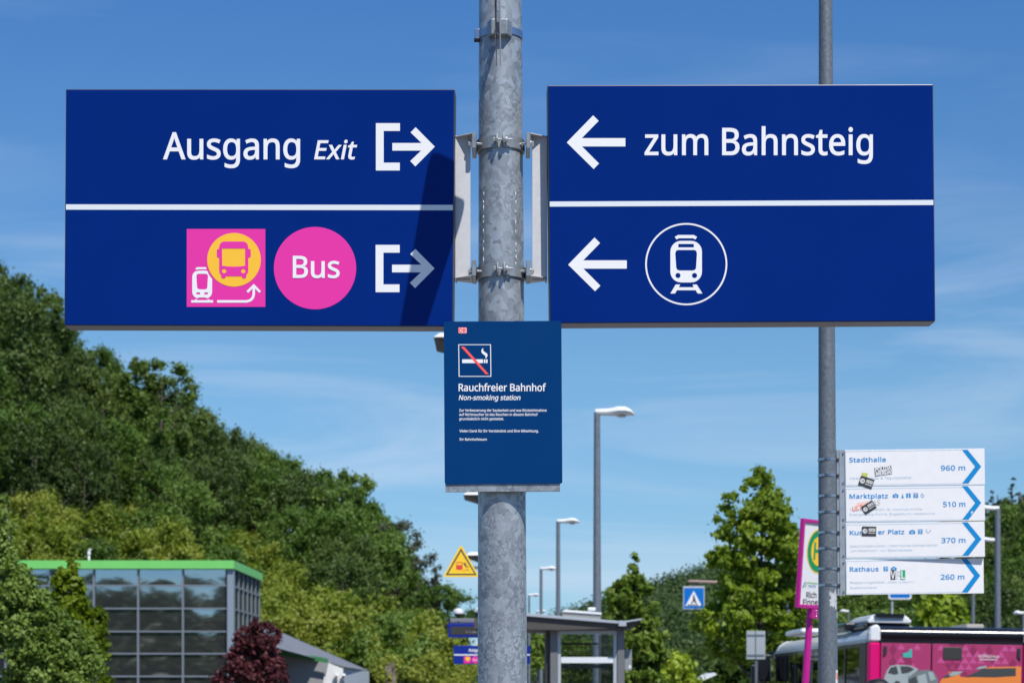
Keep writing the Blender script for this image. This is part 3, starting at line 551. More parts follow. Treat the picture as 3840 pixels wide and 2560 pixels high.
bus = [(700, 376), (1012, 376), (1050, 386), (1080, 414), (1095, 460), (1096, 498), (1120, 498), (1137, 515), (1137, 620), (1120, 637), (1096, 637), (1096, 860), (1088, 890), (1063, 922), (1063, 955), (1052, 972), (1035, 976), (1018, 976), (1000, 968), (988, 942), (730, 942), (722, 965), (706, 976), (680, 976), (664, 970), (653, 950), (653, 922), (630, 890), (621, 850), (621, 637), (600, 637), (583, 620), (583, 515), (600, 498), (621, 498), (622, 455), (638, 412), (665, 386)]
wind = [(668, 489), (1045, 489), (1045, 772), (960, 783), (862, 787), (760, 783), (668, 772)]
flat('bus_symbol', [PL.poly(q, f4) for q in (bus, wind, circ(702, 857, 36, 24), circ(1014, 857, 36, 24))], M['pink_print'], LS, OFF+.0014)
tb = [(290, 850), (400, 850), (428, 858), (445, 900), (470, 945), (505, 985), (505, 1210), (490, 1255), (455, 1290), (415, 1304), (404, 1289), (280, 1289), (278, 1304), (240, 1296), (205, 1268), (184, 1230), (180, 1200), (180, 950), (190, 905), (225, 865)]
tw = [(280, 903), (405, 903), (428, 915), (437, 940), (426, 1130), (412, 1150), (390, 1156), (300, 1156), (272, 1145), (260, 1125), (248, 940), (256, 915)]
pan = [(232, 817), (255, 797), (275, 794), (405, 794), (413, 829), (280, 829), (262, 832), (247, 841)]
rail = [(163, 1332), (224, 1332), (226, 1319), (256, 1319), (258, 1332), (428, 1332), (430, 1319), (461, 1319), (463, 1332), (521, 1332), (521, 1372), (163, 1372)]
arr = [(586, 1332), (1065, 1332), (1110, 1320), (1145, 1290), (1163, 1245), (1164, 1142), (1094, 1214), (1065, 1186), (1185, 1067), (1303, 1186), (1274, 1214), (1205, 1142), (1205, 1240), (1190, 1300), (1145, 1350), (1075, 1373), (586, 1373)]
flat('train_symbol', [PL.poly(q, f4) for q in (tb, tw, rrect(246, 1206, 311, 1239, 15), rrect(375, 1206, 438, 1239, 15))], M['white_print'], LS, OFF+.0006)
flat('pantograph_symbol', [PL.poly(pan, f4)], M['white_print'], LS, OFF+.0006)
flat('rail_symbol', [PL.poly(rail, f4)], M['white_print'], LS, OFF+.0006)
flat('arrow_symbol', [PL.poly(arr, f4)], M['white_print'], LS, OFF+.0006)

flat('lettering', text(PR, 'zum Bahnsteig', 2040+586/1.5474, 2040+1905/1.5474, 280+466/1.5474, 280+313/1.5474), M['white_print'], RS, OFF, .0016)
dl = MB(); z = PR.L(2778, 753.5)[1]; z2 = PR.L(2778, 772.5)[1]; dl.box(rb[0]+.004, rb[1]-.004, -OFF, -.0016, z2, z); dl.build('divider_line', M['line_print'], RS)
for dx, dy in ((0, 0), (8, 708)):
    a = [(132, 395), (285, 238), (317, 270), (219, 370), (472, 370), (472, 418), (220, 418), (319, 517), (288, 549)]
    flat('arrow_symbol', [PR.poly([(x+dx, y+dy) for x, y in a], fR)], M['white_print'], RS, OFF)
flat('circle_outline', [PR.poly(circ(825, 1100, 238, 96), fR), PR.poly(circ(825, 1100, 228.5, 96), fR)], M['white_print'], RS, OFF)
trw = [(775, 1018), (873, 1018), (884, 1024), (887, 1040), (882, 1122), (876, 1133), (864, 1137), (785, 1137), (773, 1133), (767, 1122), (761, 1040), (765, 1024)]
flat('train_symbol', [PR.poly(q, fR) for q in (rrect(733, 965, 916, 1206, 62), trw, rect(779, 983, 869, 1003), circ(777, 1166, 15, 24), circ(873, 1166, 15, 24))], M['white_print'], RS, OFF)
flat('pantograph_symbol', [PR.poly([(758, 942), (778, 931), (868, 931), (888, 942), (878, 957), (864, 950), (783, 950), (769, 957)], fR)], M['white_print'], RS, OFF)
flat('rail_symbol', [PR.poly([(764, 1218), (790, 1218), (782, 1234), (868, 1234), (862, 1218), (886, 1218), (919, 1270), (891, 1270), (880, 1251), (771, 1251), (760, 1270), (733, 1270)], fR)], M['white_print'], RS, OFF)

# brackets between sign cases and clamps (parts of their sign, built in the sign's own frame)
def bracket(root, P, side, xe, xb, xt0, xt1, ytop, ybot):
    """side -1: left of mast.  xe sign edge, xb inner edge of the bar, xt0..xt1 tab, in photo columns"""
    inv = P.RT.to_4x4() @ Matrix.Translation(-P.O)
    S = 6.66/F
    X = lambda px: (px-1920)*S
    Z = lambda py, Y=6.66: HC+(HY-py)*Y/F
    def put(mb, name, mt, bev=.001, par=None):
        o = mb.build(name, mt, root if par is None else par, bevel=bev, seg=1)
        o.data.transform(inv); return o
    yb = 6.712
    m = MB(); m.box(min(X(xe), X(xb)), max(X(xe), X(xb)), yb, yb+.007, Z(ybot, yb), Z(ytop, yb)); bar = put(m, 'bracket_plate', M['alu'])
    m = MB(); m.box(min(X(xe), X(xe)+side*-.006), max(X(xe), X(xe)+side*-.006), yb+.007, yb+.05, Z(ybot, yb), Z(ytop, yb)); put(m, 'bracket_flange', M['alu'])
    for yc, up in ((525, 1), (1004, 0)):
        z1 = Z(yc-29, 6.665); z0 = Z(yc+30, 6.665)
        x0, x1 = sorted((X(xt0), X(xt1)))
        m = MB(); m.box(x0, x1, 6.665, 6.800, z0, z1); tb = put(m, 'bracket_tab', M['clamp'], .0015)
        # triangular web closing the bar to the tab, on top of the upper tab or below the lower one
        zw = z1-.004 if up else z0+.0005
        xn = X(xt0) if side < 0 else X(xt0)
        m = MB(); a = (X(xe)+.0*side, yb-.0015); pts = [(X(xe), yb), (xn, 6.668), (xn, 6.79), (X(xe), yb+.045)]
        m.prism(pts, zw, zw+.0035, 'z'); put(m, 'bracket_web', M['alu'], .0006)
        zc = Z(yc+6, 6.665)
        hx = -1 if side < 0 else 1     # outward, away from the mast
        xo = X(xt0)
        b = MB(); b.tube((xo, 6.690, zc), (xo+hx*.003, 6.690, zc), .0115, n=20); put(b, 'washer', M['bolt'], 0)
        b = MB(); b.tube((xo+hx*.003, 6.690, zc), (xo+hx*.0125, 6.690, zc), .0098, n=6); put(b, 'bolt_head', M['bolt'], .0006)
        b = MB(); b.tube((X(xt1), 6.690, zc), (X(xt1)-hx*.024, 6.702, zc), .005, n=14); put(b, 'stud', M['bolt'], 0)
bracket(LS, PL, -1, 1705, 1763, 1769, 1785, 509, 1050)
bracket(RS, PR, 1, 2053, 1996, 1989, 1973, 509, 1052)

# ------------------------------------------------------------------ no-smoking plate
PN = Panel(1886, 1508, 6.638, roll=-.35, tilt=0)
NS = PN.empty('notice_plate', 'slate blue plate on the mast below the signs reading Rauchfreier Bahnhof', 'sign')
def fN(x, y): return (1640+x/2.2404, 1180+y/2.2404)
def f5(x, y): return (1680+x/5.3455, 1200+y/5.3455)
q = [PN.L(*fN(*c)) for c in ((49, 50), (1040, 57), (1053, 1420), (66, 1420))]
x0 = (q[0][0]+q[3][0])/2; x1 = (q[1][0]+q[2][0])/2; z1 = (q[0][1]+q[1][1])/2; z0 = (q[2][1]+q[3][1])/2
m = MB(); m.prism(rrect(x0, z0, x1, z1, .007), 0, .0025); m.build('plate', M['plate_blue'], NS, bevel=.0004, seg=1)
m = MB(); m.prism(rrect(x0+.001, z0+.001, x1-.001, z1-.001, .007), .0026, .0040); m.build('plate_back', M['plate_back'], NS)
# folded rail behind the plate's lower and upper edge, banded to the mast
for (za, zb_, nm) in ((z0-.0245, z0+.02, 'mounting_rail'), (z1-.06, z1-.02, 'mounting_rail')):
    m = MB(); m.box(x0+.002, x1-.008, .0045, .0065, za, zb_); m.box(x0+.002, x1-.008, .0065, .020, za, za+.002); m.build(nm, M['galv'], NS, bevel=.0004, seg=1)
m = MB(); zz = PN.O.z
rN = mast_r(zz)
m.ring((mast_x(zz)-PN.O.x, MY-PN.O.y), rN+.001, rN+.003, z0-.02, z0-.002, 0, 360, 48); m.build('band', M['strap'], NS)
for sx in (-1, 1):
    m = MB(); m.box(mast_x(zz)-PN.O.x+sx*.062-.012, mast_x(zz)-PN.O.x+sx*.062+.012, .0066, .062, z0-.022, z0+.016); m.build('spacer', M['galv_far'], NS, bevel=.001, seg=1)
o3 = .0005
flat('emblem_field', [PN.poly(rrect(207, 147, 377, 265, 16), f5)], M['red_print'], NS, o3)
flat('emblem_field', [PN.poly(rrect(217, 157, 367, 255, 8), f5)], M['white_print'], NS, o3+.0004)
flat('emblem_letters', text(PN, 'DB', 228, 354, 238, 170, f5), M['red_print'], NS, o3+.0008, .0010)
flat('pictogram_border', [PN.poly([(207, 485), (861, 485), (868, 1133), (215, 1133)], f5), PN.poly([(222, 499), (845, 499), (853, 1119), (231, 1119)], f5)], M['white_print'], NS, o3)
flat('cigarette_symbol', [PN.poly(q, f5) for q in (rrect(284, 785, 702, 860, 8), rrect(718, 785, 749, 860, 5), rrect(760, 785, 793, 860, 5))], M['white_print'], NS, o3)
smoke = [(703, 560), (682, 578), (670, 602), (668, 632), (680, 660), (705, 682), (732, 700), (750, 722), (752, 745), (750, 768), (772, 752), (788, 725), (793, 700), (784, 672), (760, 652), (735, 638), (715, 620), (704, 598), (706, 572)]
flat('smoke_symbol', [PN.poly(smoke, f5)], M['white_print'], NS, o3)
flat('red_slash', [PN.poly([(257, 533), (325, 533), (818, 1083), (755, 1083)], f5)], M['red_print'], NS, o3+.0004)
for s_, a, b, base, cap, sl_, eb in (
    ('Rauchfreier Bahnhof', 180, 912, 640, 580, 0, .00055), ('Non-smoking station', 181, 698, 715, 675, .2, .0004),
    ('Zur Verbesserung der Sauberkeit und aus Rücksichtnahme', 184, 919, 812, 791, 0, .0002),
    ('auf Nichtraucher ist das Rauchen in diesem Bahnhof', 184, 843, 847, 826, 0, .0002),
    ('grundsätzlich nicht gestattet.', 184, 558, 883, 862, 0, .0002),
    ('Vielen Dank für Ihr Verständnis und Ihre Mitwirkung.', 186, 851, 985, 964, 0, .0002),
    ('Ihr Bahnhofsteam', 187, 415, 1055, 1035, 0, .0002)):
    flat('lettering', text(PN, s_, a, b, base, cap, fN, slant=sl_), M['white_print'], NS, o3, eb)

# ------------------------------------------------------------------ triangular blade sign seen edge-on, at the top of the mast
KT = math.tan(R(SUN_AZ)); SP = 6.672/F
BX = -.0437
bl = thing('blade_sign', 'triangular sign plates seen edge-on at the top of the mast', 'sign', (BX, MY, W(0, 333, 6.672).z))
bz = lambda y: HC+(HY-y)*SP - W(0, 333, 6.672).z
tri = [(-(107/KT*SP), bz(333)), (-(473/KT*SP), bz(333)), (-(257/KT*SP), bz(-224))]
def round_poly(p, r, n=6):
    out = []
    for i in range(len(p)):
        a, b, c = Vector(p[i-1]), Vector(p[i]), Vector(p[(i+1) % len(p)])
        u = (a-b).normalized(); v = (c-b).normalized(); h = math.acos(max(-1, min(1, u.dot(v))))/2; d = r/math.tan(h)
        P0 = b+u*d; P1 = b+v*d
        for k in range(n+1):
            t = k/n; out.append(tuple(P0*(1-t)**2+b*2*t*(1-t)+P1*t*t))
    return out
tp = round_poly([(y-(MY-6.672), z) for y, z in tri], .035)
for sx in (-1, 1):
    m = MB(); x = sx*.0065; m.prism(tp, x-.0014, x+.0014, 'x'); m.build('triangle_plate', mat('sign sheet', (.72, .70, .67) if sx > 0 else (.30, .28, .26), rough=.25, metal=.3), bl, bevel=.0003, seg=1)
# clamp block and strap
zc = W(0, 105, 6.66).z - bl.location.z; rz = mast_r(W(0, 105, 6.66).z); cx = mast_x(W(0, 105, 6.66).z)-BX
m = MB(); m.prism([(cx-.045, -rz+.006), (cx-.030, -rz-.028), (cx+.024, -rz-.028), (cx+.040, -rz+.006)], zc-.026, zc+.026, 'z'); m.build('clamp_block', M['clamp'], bl, bevel=.003)
m = MB(); m.box(-.0045, .0045, -.20, -rz-.02, zc-.02, zc+.02); m.build('arm', M['galv_far'], bl, bevel=.001, seg=1)
m = MB(); m.ring((cx, 0), rz+.0005, rz+.0035, zc-.014, zc+.010, 0, 360, 64); m.build('strap', M['strap'], bl)
m = MB(); m.box(cx-rz-.014, cx-rz+.004, -.03, .0, zc-.018, zc+.016); m.build('buckle', M['strap'], bl, bevel=.003)
m = MB(); m.tube((cx-rz-.016, -.02, zc-.020), (cx-rz+.002, -.02, zc-.020), .007, n=12); m.build('tightening_screw', M['dark'], bl)

# ------------------------------------------------------------------ second pole with four town signs
IY = 11.0
def ipx(y): return 3096+ (y/2560)*9
def ir(y): return (25.2+ (y/2560)*11.2)*IY/F
pz = lambda y: HC+(HY-y)*IY/F
b0 = (ipx(HY+HC*F/IY)-1920)*IY/F
ip = thing('sign_pole', 'tapered grey steel pole with peeling stickers right of the blue signs', 'pole', (b0, IY, 0))
m = MB(); n = 40; ys = list(range(-1500, 3662, 180))+[3661.1]; vs = []
for y in ys[::-1]:
    for i in range(n):
        t = 2*math.pi*i/n; vs.append(((ipx(y)-1920)*IY/F-b0+ir(y)*math.cos(t), ir(y)*math.sin(t), pz(y)))
m.add(vs, [(j*n+i, j*n+(i+1) % n, (j+1)*n+(i+1) % n, (j+1)*n+i) for j in range(len(ys)-1) for i in range(n)], True); m.build('pole', M['galv_pole'], ip)
# town sign plates
M['panel_white'] = mat('white sign sheet', (.86, .85, .85), rough=.3, noise=.02)
M['town_blue'] = mat('town blue print', srgb(0, 138, 204), rough=.4)
M['pale_print'] = mat('pale blue fine print', srgb(176, 202, 220), rough=.4)
M['hair_print'] = mat('fine border print', srgb(140, 186, 212), rough=.4)
M['rail_alu'] = mat('aluminium rail', (.42, .46, .50), rough=.4, metal=.5, noise=.08)
M['black_print'] = mat('black sticker print', (.035, .038, .042), rough=.5)
M['sticker_grey'] = mat('grey sticker print', (.62, .62, .60), rough=.5)
M['orange_print'] = mat('orange sticker print', srgb(246, 150, 124), rough=.5)
M['green_print'] = mat('green sticker print', srgb(40, 168, 118), rough=.5)
M['lime_print'] = mat('lime sticker print', srgb(196, 204, 96), rough=.5)
def fI(x, y): return (3050+x/2.6134, 1650+y/2.6134)
rl = Panel(3153, 1958, IY, roll=-.3)
rail_o = rl.empty('sign_rail', 'vertical aluminium rail strapped to the grey pole with eight bands', 'bracket')
c = [rl.L(*p) for p in ((3137, 1686), (3170, 2232))]
m = MB(); m.box(c[0][0], c[1][0], -.004, .018, c[1][1], c[0][1]); m.build('rail', M['rail_alu'], rail_o, bevel=.001, seg=1)
m = MB(); m.box(c[0][0]+.014, c[0][0]+.019, -.008, -.0041, c[1][1], c[0][1]); m.build('rail_rib', M['rail_alu'], rail_o)
for yb in (1722.7, 1782, 1859, 1919, 1995.6, 2055.7, 2131, 2192.7):
    z = pz(yb)-rl.O.z; xc = (ipx(yb)-1920)*IY/F-rl.O.x; r = ir(yb)
    m = MB(); m.ring((xc, 0), r+.0004, r+.0024, z-.007, z+.006, 0, 360, 40); bnd = m.build('strap_band', M['strap'], rail_o)
    m = MB(); m.box(xc+r-.010, xc+r+.016, -.012, -.001, z-.0085, z+.0065); m.build('band_lock', M['dark'], bnd, bevel=.001, seg=1)
def camera_icon(P, x, y, wd, f):
    h = wd*.72
    return [P.poly(q, f) for q in ([(x, y+h*.22), (x+wd*.25, y+h*.22), (x+wd*.33, y), (x+wd*.67, y), (x+wd*.75, y+h*.22), (x+wd, y+h*.22), (x+wd, y+h), (x, y+h)], circ(x+wd*.5, y+h*.6, h*.30, 20), circ(x+wd*.5, y+h*.6, h*.16, 16))]
def wc_icon(P, x, y, s_, f):
    out = [P.poly(rect(x, y, x+s_, y+s_), f), P.poly(rect(x+s_*.10, y+s_*.10, x+s_*.90, y+s_*.90), f)]
    for k in (.27, .73): out += [P.poly(circ(x+s_*k, y+s_*.22, s_*.075, 12), f), P.poly(rect(x+s_*(k-.12), y+s_*.34, x+s_*(k+.12), y+s_*.84), f)]
    out.append(P.poly(rect(x+s_*.475, y+s_*.16, x+s_*.525, y+s_*.84), f))
    return out
def sticker(P, root, c, ang, wd, h, kind, f):
    ca, sa = math.cos(R(ang)), math.sin(R(ang))
    g_ = lambda x, y: f(c[0]+x*ca-y*sa, c[1]+x*sa+y*ca)
    if kind == 'black':
        flat('sticker', [P.poly([(-wd/2+8, -h/2), (wd/2, -h/2), (wd/2, h/2), (-wd/2, h/2), (-wd/2, -h/2+8)], g_)], M['black_print'], root, .0024)
        shapes = [circ(-wd*.28, -h*.02, h*.26, 14), rect(-wd*.02, -h*.30, wd*.44, h*.02), rect(-wd*.05, h*.14, wd*.44, h*.22)]
        flat('sticker_print', [P.poly(q, g_) for q in shapes], M['sticker_grey'], root, .0029)
        flat('sticker_print', [P.poly(q, g_) for q in (circ(-wd*.24, -h*.05, h*.07, 8), rect(.06*wd, -h*.22, .09*wd, -h*.04), rect(.2*wd, -h*.2, .24*wd, -h*.05), rect(.32*wd, -h*.24, .35*wd, -h*.06))], M['black_print'], root, .0034)
specs = [
 ('Stadthalle', '960 m', ((310, 97), (1680, 78), (1680, 435), (315, 455)), (353, 710, 215, 172), (1251, 1487, 297, 249), [('Veranstaltungs- & Tagungsstätte', 356, 958, 384, 362)], 1455, 92, 423, 1646, 257, 0.0),
 ('Marktplatz', '510 m', ((315, 464), (1680, 438), (1680, 786), (318, 808)), (355, 730, 571, 529), (1273, 1489, 652, 604), [('Touristinformation, St. Martinus Kirche,', 357, 1072, 693, 671), ('Evangelische Kirche, Engelsturm, Hexenturm', 357, 1190, 738, 716)], 1456, 448, 777, 1646, 612, 0.0),
 ('Kurkölner Platz', '370 m', ((317, 815), (1680, 790), (1680, 1140), (319, 1163)), (357, 891, 926, 884), (1257, 1489, 1005, 957), [('Geschichtsbrunnen, Historisches Gerberviertel', 358, 1212, 1048, 1026), ('„Im Weierhohl“, zur Bleichewiese', 358, 964, 1093, 1071)], 1456, 802, 1130, 1648, 967, 0.0),
 ('Rathaus', '260 m', ((320, 1172), (1670, 1152), (1670, 1498), (320, 1519)), (358, 638, 1285, 1243), (1249, 1479, 1364, 1316), [('Begegnungsstätte „Altes Lyzeum“,', 360, 996, 1404, 1382), ('Stadtbücherei', 360, 622, 1455, 1433)], 1450, 1160, 1489, 1636, 1325, 6.0)]
lab = ['uppermost white town sign reading Stadthalle 960 m with two stickers', 'second white town sign from the top reading Marktplatz 510 m', 'third white town sign from the top reading Platz 370 m', 'lowest white town sign reading Rathaus 260 m with a VFL sticker']
for k, (tt, dist, cr, tpos, dpos, lines, ax, ay0, ay1, atx, aty, tilt) in enumerate(specs):
    cs = [fI(*c) for c in cr]; mx_ = sum(c[0] for c in cs)/4; my_ = sum(c[1] for c in cs)/4
    P = Panel(cs[0][0], my_, IY-.010, yaw=2.2 if tilt else 0, roll=-.75)
    rt = P.empty('town_sign', lab[k], 'sign')
    q = [P.L(*c) for c in cs]; xl = (q[0][0]+q[3][0])/2; xr = (q[1][0]+q[2][0])/2; zt = (q[0][1]+q[1][1])/2; zb = (q[2][1]+q[3][1])/2
    m = MB(); m.box(xl, xr, 0, .022 if k < 3 else .004, zb+.0016, zt-.0002); m.build('plate', M['panel_white'], rt, bevel=.0008, seg=1)
    sl = -20/1370
    # thin printed border
    bx = lambda i: [(cr[0][0]+6+i, cr[0][1]+12+i), (ax+10, cr[0][1]+12+i+sl*(ax-320)), (ax+12, cr[3][1]-14-i+sl*(ax-320)), (cr[3][0]+2+i, cr[3][1]-14-i)]
    flat('border_line', [P.poly(bx(0), fI), P.poly([(x, y) for x, y in bx(2.6)][:1]+[(ax+10, bx(2.6)[1][1]), (ax+12, bx(2.6)[2][1])]+[bx(2.6)[3]], fI)], M['hair_print'], rt, .0006)
    w_ = 62
    flat('chevron', [P.poly([(ax, ay0), (ax+w_-6, ay0), (atx, aty), (ax+w_+2, ay1), (ax+2, ay1), (atx-60, aty)], fI)], M['town_blue'], rt, .0010)
    if k == 2:
        flat('lettering', text(P, 'Kur', 357, 482, tpos[2]+1, tpos[3]+1, fI, slope=sl), M['town_blue'], rt, .0008, .0010)
        flat('lettering', text(P, 'er Platz', 636, 891, 926-5, 884-5, fI, slope=sl, track=20), M['town_blue'], rt, .0008, .0010)
    else:
        flat('lettering', text(P, tt, tpos[0], tpos[1], tpos[2], tpos[3], fI, slope=sl, track=30), M['town_blue'], rt, .0008, .0010)
    flat('distance_text', text(P, dist, dpos[0], dpos[1], dpos[2], dpos[3], fI, slope=sl, track=20), M['town_blue'], rt, .0008, .0010)
    for s_, a, b, base, cap in lines:
        flat('small_text', text(P, s_, a, b, base, cap, fI, slope=sl), M['pale_print'], rt, .0008, .0)
    ic = {1: camera_icon(P, 778, 522, 56, fI)+[P.poly([(874, 518), (880, 545), (888, 566), (862, 566), (868, 545)], fI), P.poly(rect(910, 520, 928, 562), fI), P.poly(rect(936, 518, 954, 562), fI)]+wc_icon(P, 981, 517, 46, fI)+[P.poly(circ(1068, 545, 17, 20), fI), P.poly(circ(1068, 545, 12, 20), fI), P.poly(rect(1062, 517, 1068, 540), fI)],
          2: camera_icon(P, 940, 876, 58, fI)+wc_icon(P, 1025, 871, 46, fI)+[P.poly(circ(1108, 876, 5, 10), fI), P.poly(stroke([(1100, 895), (1112, 893), (1120, 910)], 5), fI), P.poly(stroke([(1128, 910), (1136, 896), (1146, 894)], 5), fI), P.poly(circ(1146, 882, 5, 10), fI)],
          3: wc_icon(P, 687, 1236, 45, fI)+camera_icon(P, 760, 1237, 56, fI)}.get(k)
    if ic: flat('pictograms', ic, M['town_blue'], rt, .0008)
    if k == 0:
        flat('sticker', [P.poly([(598, 270), (762, 248), (772, 326), (606, 352)], fI)], M['black_print'], rt, .0024)
        flat('sticker_print', text(P, 'POLIZIA', 606, 758, 306, 268, fI, slope=-.13), M['white_print'], rt, .003, .0012)
        flat('sticker_print', text(P, 'MERDA!', 612, 764, 346, 308, fI, slope=-.13), M['white_print'], rt, .003, .0012)
        flat('sticker', [P.poly([(474, 316), (536, 322), (528, 360), (478, 360)], fI)], M['lime_print'], rt, .0018)
        sticker(P, rt, (518, 412), 18, 140, 98, 'black', fI)
    if k == 1:
        flat('sticker', text(P, 'ULT', 384, 478, 698, 652, fI, slope=-.25), M['orange_print'], rt, .0014, .0012)
        flat('sticker', [P.poly([(430, 612), (540, 596), (500, 640), (420, 650)], fI)], mat('faded orange', srgb(250, 205, 190), rough=.5), rt, .0010)
        flat('sticker', text(P, 'AS', 578, 655, 642, 590, fI, slope=-.15), M['sticker_grey'], rt, .0014, .0008)
        sticker(P, rt, (542, 658), -32, 132, 88, 'black', fI)
        flat('sticker', [P.poly([(1545, 700), (1560, 692), (1566, 712), (1556, 712), (1550, 728)], fI)], M['white_print'], rt, .0016)
    if k == 2: sticker(P, rt, (545, 891), 1, 142, 94, 'black', fI)
    if k == 3:
        for s_, xa, mt in (('V', 757, 'black_print'), ('F', 808, 'sticker_grey'), ('L', 853, 'green_print')):
            if s_ != 'F': flat('sticker', [P.poly(rect(xa, 1270, xa+47, 1364), fI)], M[mt], rt, .0016)
            flat('sticker_print', text(P, s_, xa+(2 if s_ == 'V' else 10), xa+43, 1356, 1279, fI), M['white_print'] if s_ != 'F' else mat('faint print', (.7, .7, .72), rough=.5), rt, .0022, .001)
for k, (bx_, by_) in enumerate(((291, 127), (293, 415), (293, 487), (295, 772), (295, 841), (296, 1129), (297, 1197), (297, 1483))):
    x, z = rl.L(*fI(bx_, by_)); m = MB(); m.tube((x, -.0042, z), (x, -.012, z), .0058, .0042, n=10); m.build('rivet', M['bolt'], rail_o)
# torn sticker remnants wrapped on the pole
def wrap(name, mt, y0, y1, a0, a1, jag=0, r_off=.0006, seed=1):
    rn = random.Random(seed); m = MB(); k = 10; rows = 8; vs = []
    for j in range(rows+1):
        y = y0+(y1-y0)*j/rows; ja = rn.uniform(-jag, jag); jb = rn.uniform(-jag, jag)
        for i in range(k+1):
            t = R((a0+ja)+((a1+jb)-(a0+ja))*i/k); yy = y+(rn.uniform(-jag, jag)*1.5 if j in (0, rows) else 0)
            vs.append(((ipx(y)-1920)*IY/F-b0+(ir(y)+r_off)*math.sin(t), -(ir(y)+r_off)*math.cos(t), pz(yy)))
    m.add(vs, [(j*(k+1)+i, j*(k+1)+i+1, (j+1)*(k+1)+i+1, (j+1)*(k+1)+i) for j in range(rows) for i in range(k)], True); m.build(name, mt, ip)
wrap('sticker_remnant', mat('torn paper', (.5, .52, .54), rough=.8, noise=.15, nscale=40), 2222, 2280, 6, 62, 9)
wrap('sticker', mat('old white sticker', (.6, .6, .6), rough=.6), 2293, 2316, 60, 85, 0)
wrap('sticker', mat('teal sticker', srgb(90, 160, 150), rough=.6), 2336, 2354, 58, 85, 0, seed=2)
wrap('sticker', mat('pale sticker', (.7, .7, .68), rough=.6, noise=.3, nscale=70), 2511, 2560, 42, 85, 0, seed=3)
wrap('sticker', mat('salmon sticker', srgb(225, 140, 110), rough=.6), 2522, 2546, 48, 70, 3, .0012, seed=4)

# ------------------------------------------------------------------ foliage builders
rng = np.random.default_rng(7)
def leaf_mesh(name, centers, radii, n, size, m, seed, aspect=1.7, outward=.9, loose=0.0, squash=(1, 1, .8)):
    """many small leaf faces gathered in clumps"""
    r = np.random.default_rng(seed); centers = np.asarray(centers, float); radii = np.asarray(radii, float)
    wgt = radii**2; wgt /= wgt.sum(); k = r.choice(len(centers), n, p=wgt)
    d = r.normal(size=(n, 3)); d /= np.linalg.norm(d, axis=1)[:, None]
    rad = radii[k]*(r.random(n)**(.38+.4*loose))*(1+(.22+.45*loose)*r.normal(size=n))
    pos = centers[k]+d*rad[:, None]*np.array(squash)
    nn = d*outward+r.normal(size=(n, 3))*.55+np.array([0, 0, .25]); nn /= np.linalg.norm(nn, axis=1)[:, None]
    a = np.cross(nn, r.normal(size=(n, 3))); a /= np.linalg.norm(a, axis=1)[:, None]; b = np.cross(nn, a)
    sz = size*(.6+.8*r.random(n))[:, None]
    v = np.stack([pos-a*sz*.5*aspect, pos-b*sz*.5+a*sz*.1, pos+a*sz*.5*aspect, pos+b*sz*.5+a*sz*.1], 1).reshape(-1, 3)
    me = bpy.data.meshes.new(name); me.vertices.add(4*n); me.vertices.foreach_set('co', v.ravel())
    me.loops.add(4*n); me.loops.foreach_set('vertex_index', np.arange(4*n, dtype=np.int32))
    me.polygons.add(n); me.polygons.foreach_set('loop_start', np.arange(0, 4*n, 4, dtype=np.int32))
    try: me.polygons.foreach_set('loop_total', np.full(n, 4, dtype=np.int32))
    except Exception: pass
    me.update(calc_edges=True); me.materials.append(m)
    return me
def crown_points(kind, seed, nc):
    r = np.random.default_rng(seed); C_, R_ = [], []
    for i in range(nc):
        if kind == 'broad':      # unit crown: z 0.15..1, half width .38
            t = r.random(); z = .22+.72*t; wd = .40*math.sin(math.pi*min(1, max(.08, (z-.08)/.95)))**.6
            a = r.random()*6.283; q = wd*(.45+.55*math.sqrt(r.random())); C_.append((q*math.cos(a), q*math.sin(a), z)); R_.append(.045+.065*r.random())
        elif kind == 'cone':
            z = .10+.88*(1-math.sqrt(r.random())*.98); wd = .30*(1-(z-.05)/.97)**.8; a = r.random()*6.283; q = wd*(.5+.5*r.random()); C_.append((q*math.cos(a), q*math.sin(a), z)); R_.append(.022+.06*(1-z))
        elif kind == 'spruce':
            z = .12+.86*(1-math.sqrt(r.random())); wd = .20*(1-(z-.1)/.92); a = r.random()*6.283; q = wd*(.4+.6*r.random()); C_.append((q*math.cos(a), q*math.sin(a), z)); R_.append(.012+.035*(1-z))
        elif kind == 'loose':
            t = r.random(); z = .30+.66*t; wd = .34*math.sin(math.pi*min(1, max(.1, (z-.1)/.95)))**.5
            a = r.random()*6.283; q = wd*(.55+.45*math.sqrt(r.random())); C_.append((q*math.cos(a), q*math.sin(a), z)); R_.append(.035+.05*r.random())
        else:                    # bush: dome
            z = .10+.72*r.random(); wd = .55*math.sqrt(max(.03, 1-(z/.98)**2)); a = r.random()*6.283; q = wd*(.4+.6*math.sqrt(r.random())); C_.append((q*math.cos(a), q*math.sin(a), z)); R_.append(.07+.09*r.random())
    return C_, R_
BARK = mat('bark', (.085, .07, .055), rough=.9, noise=.3, nscale=6)
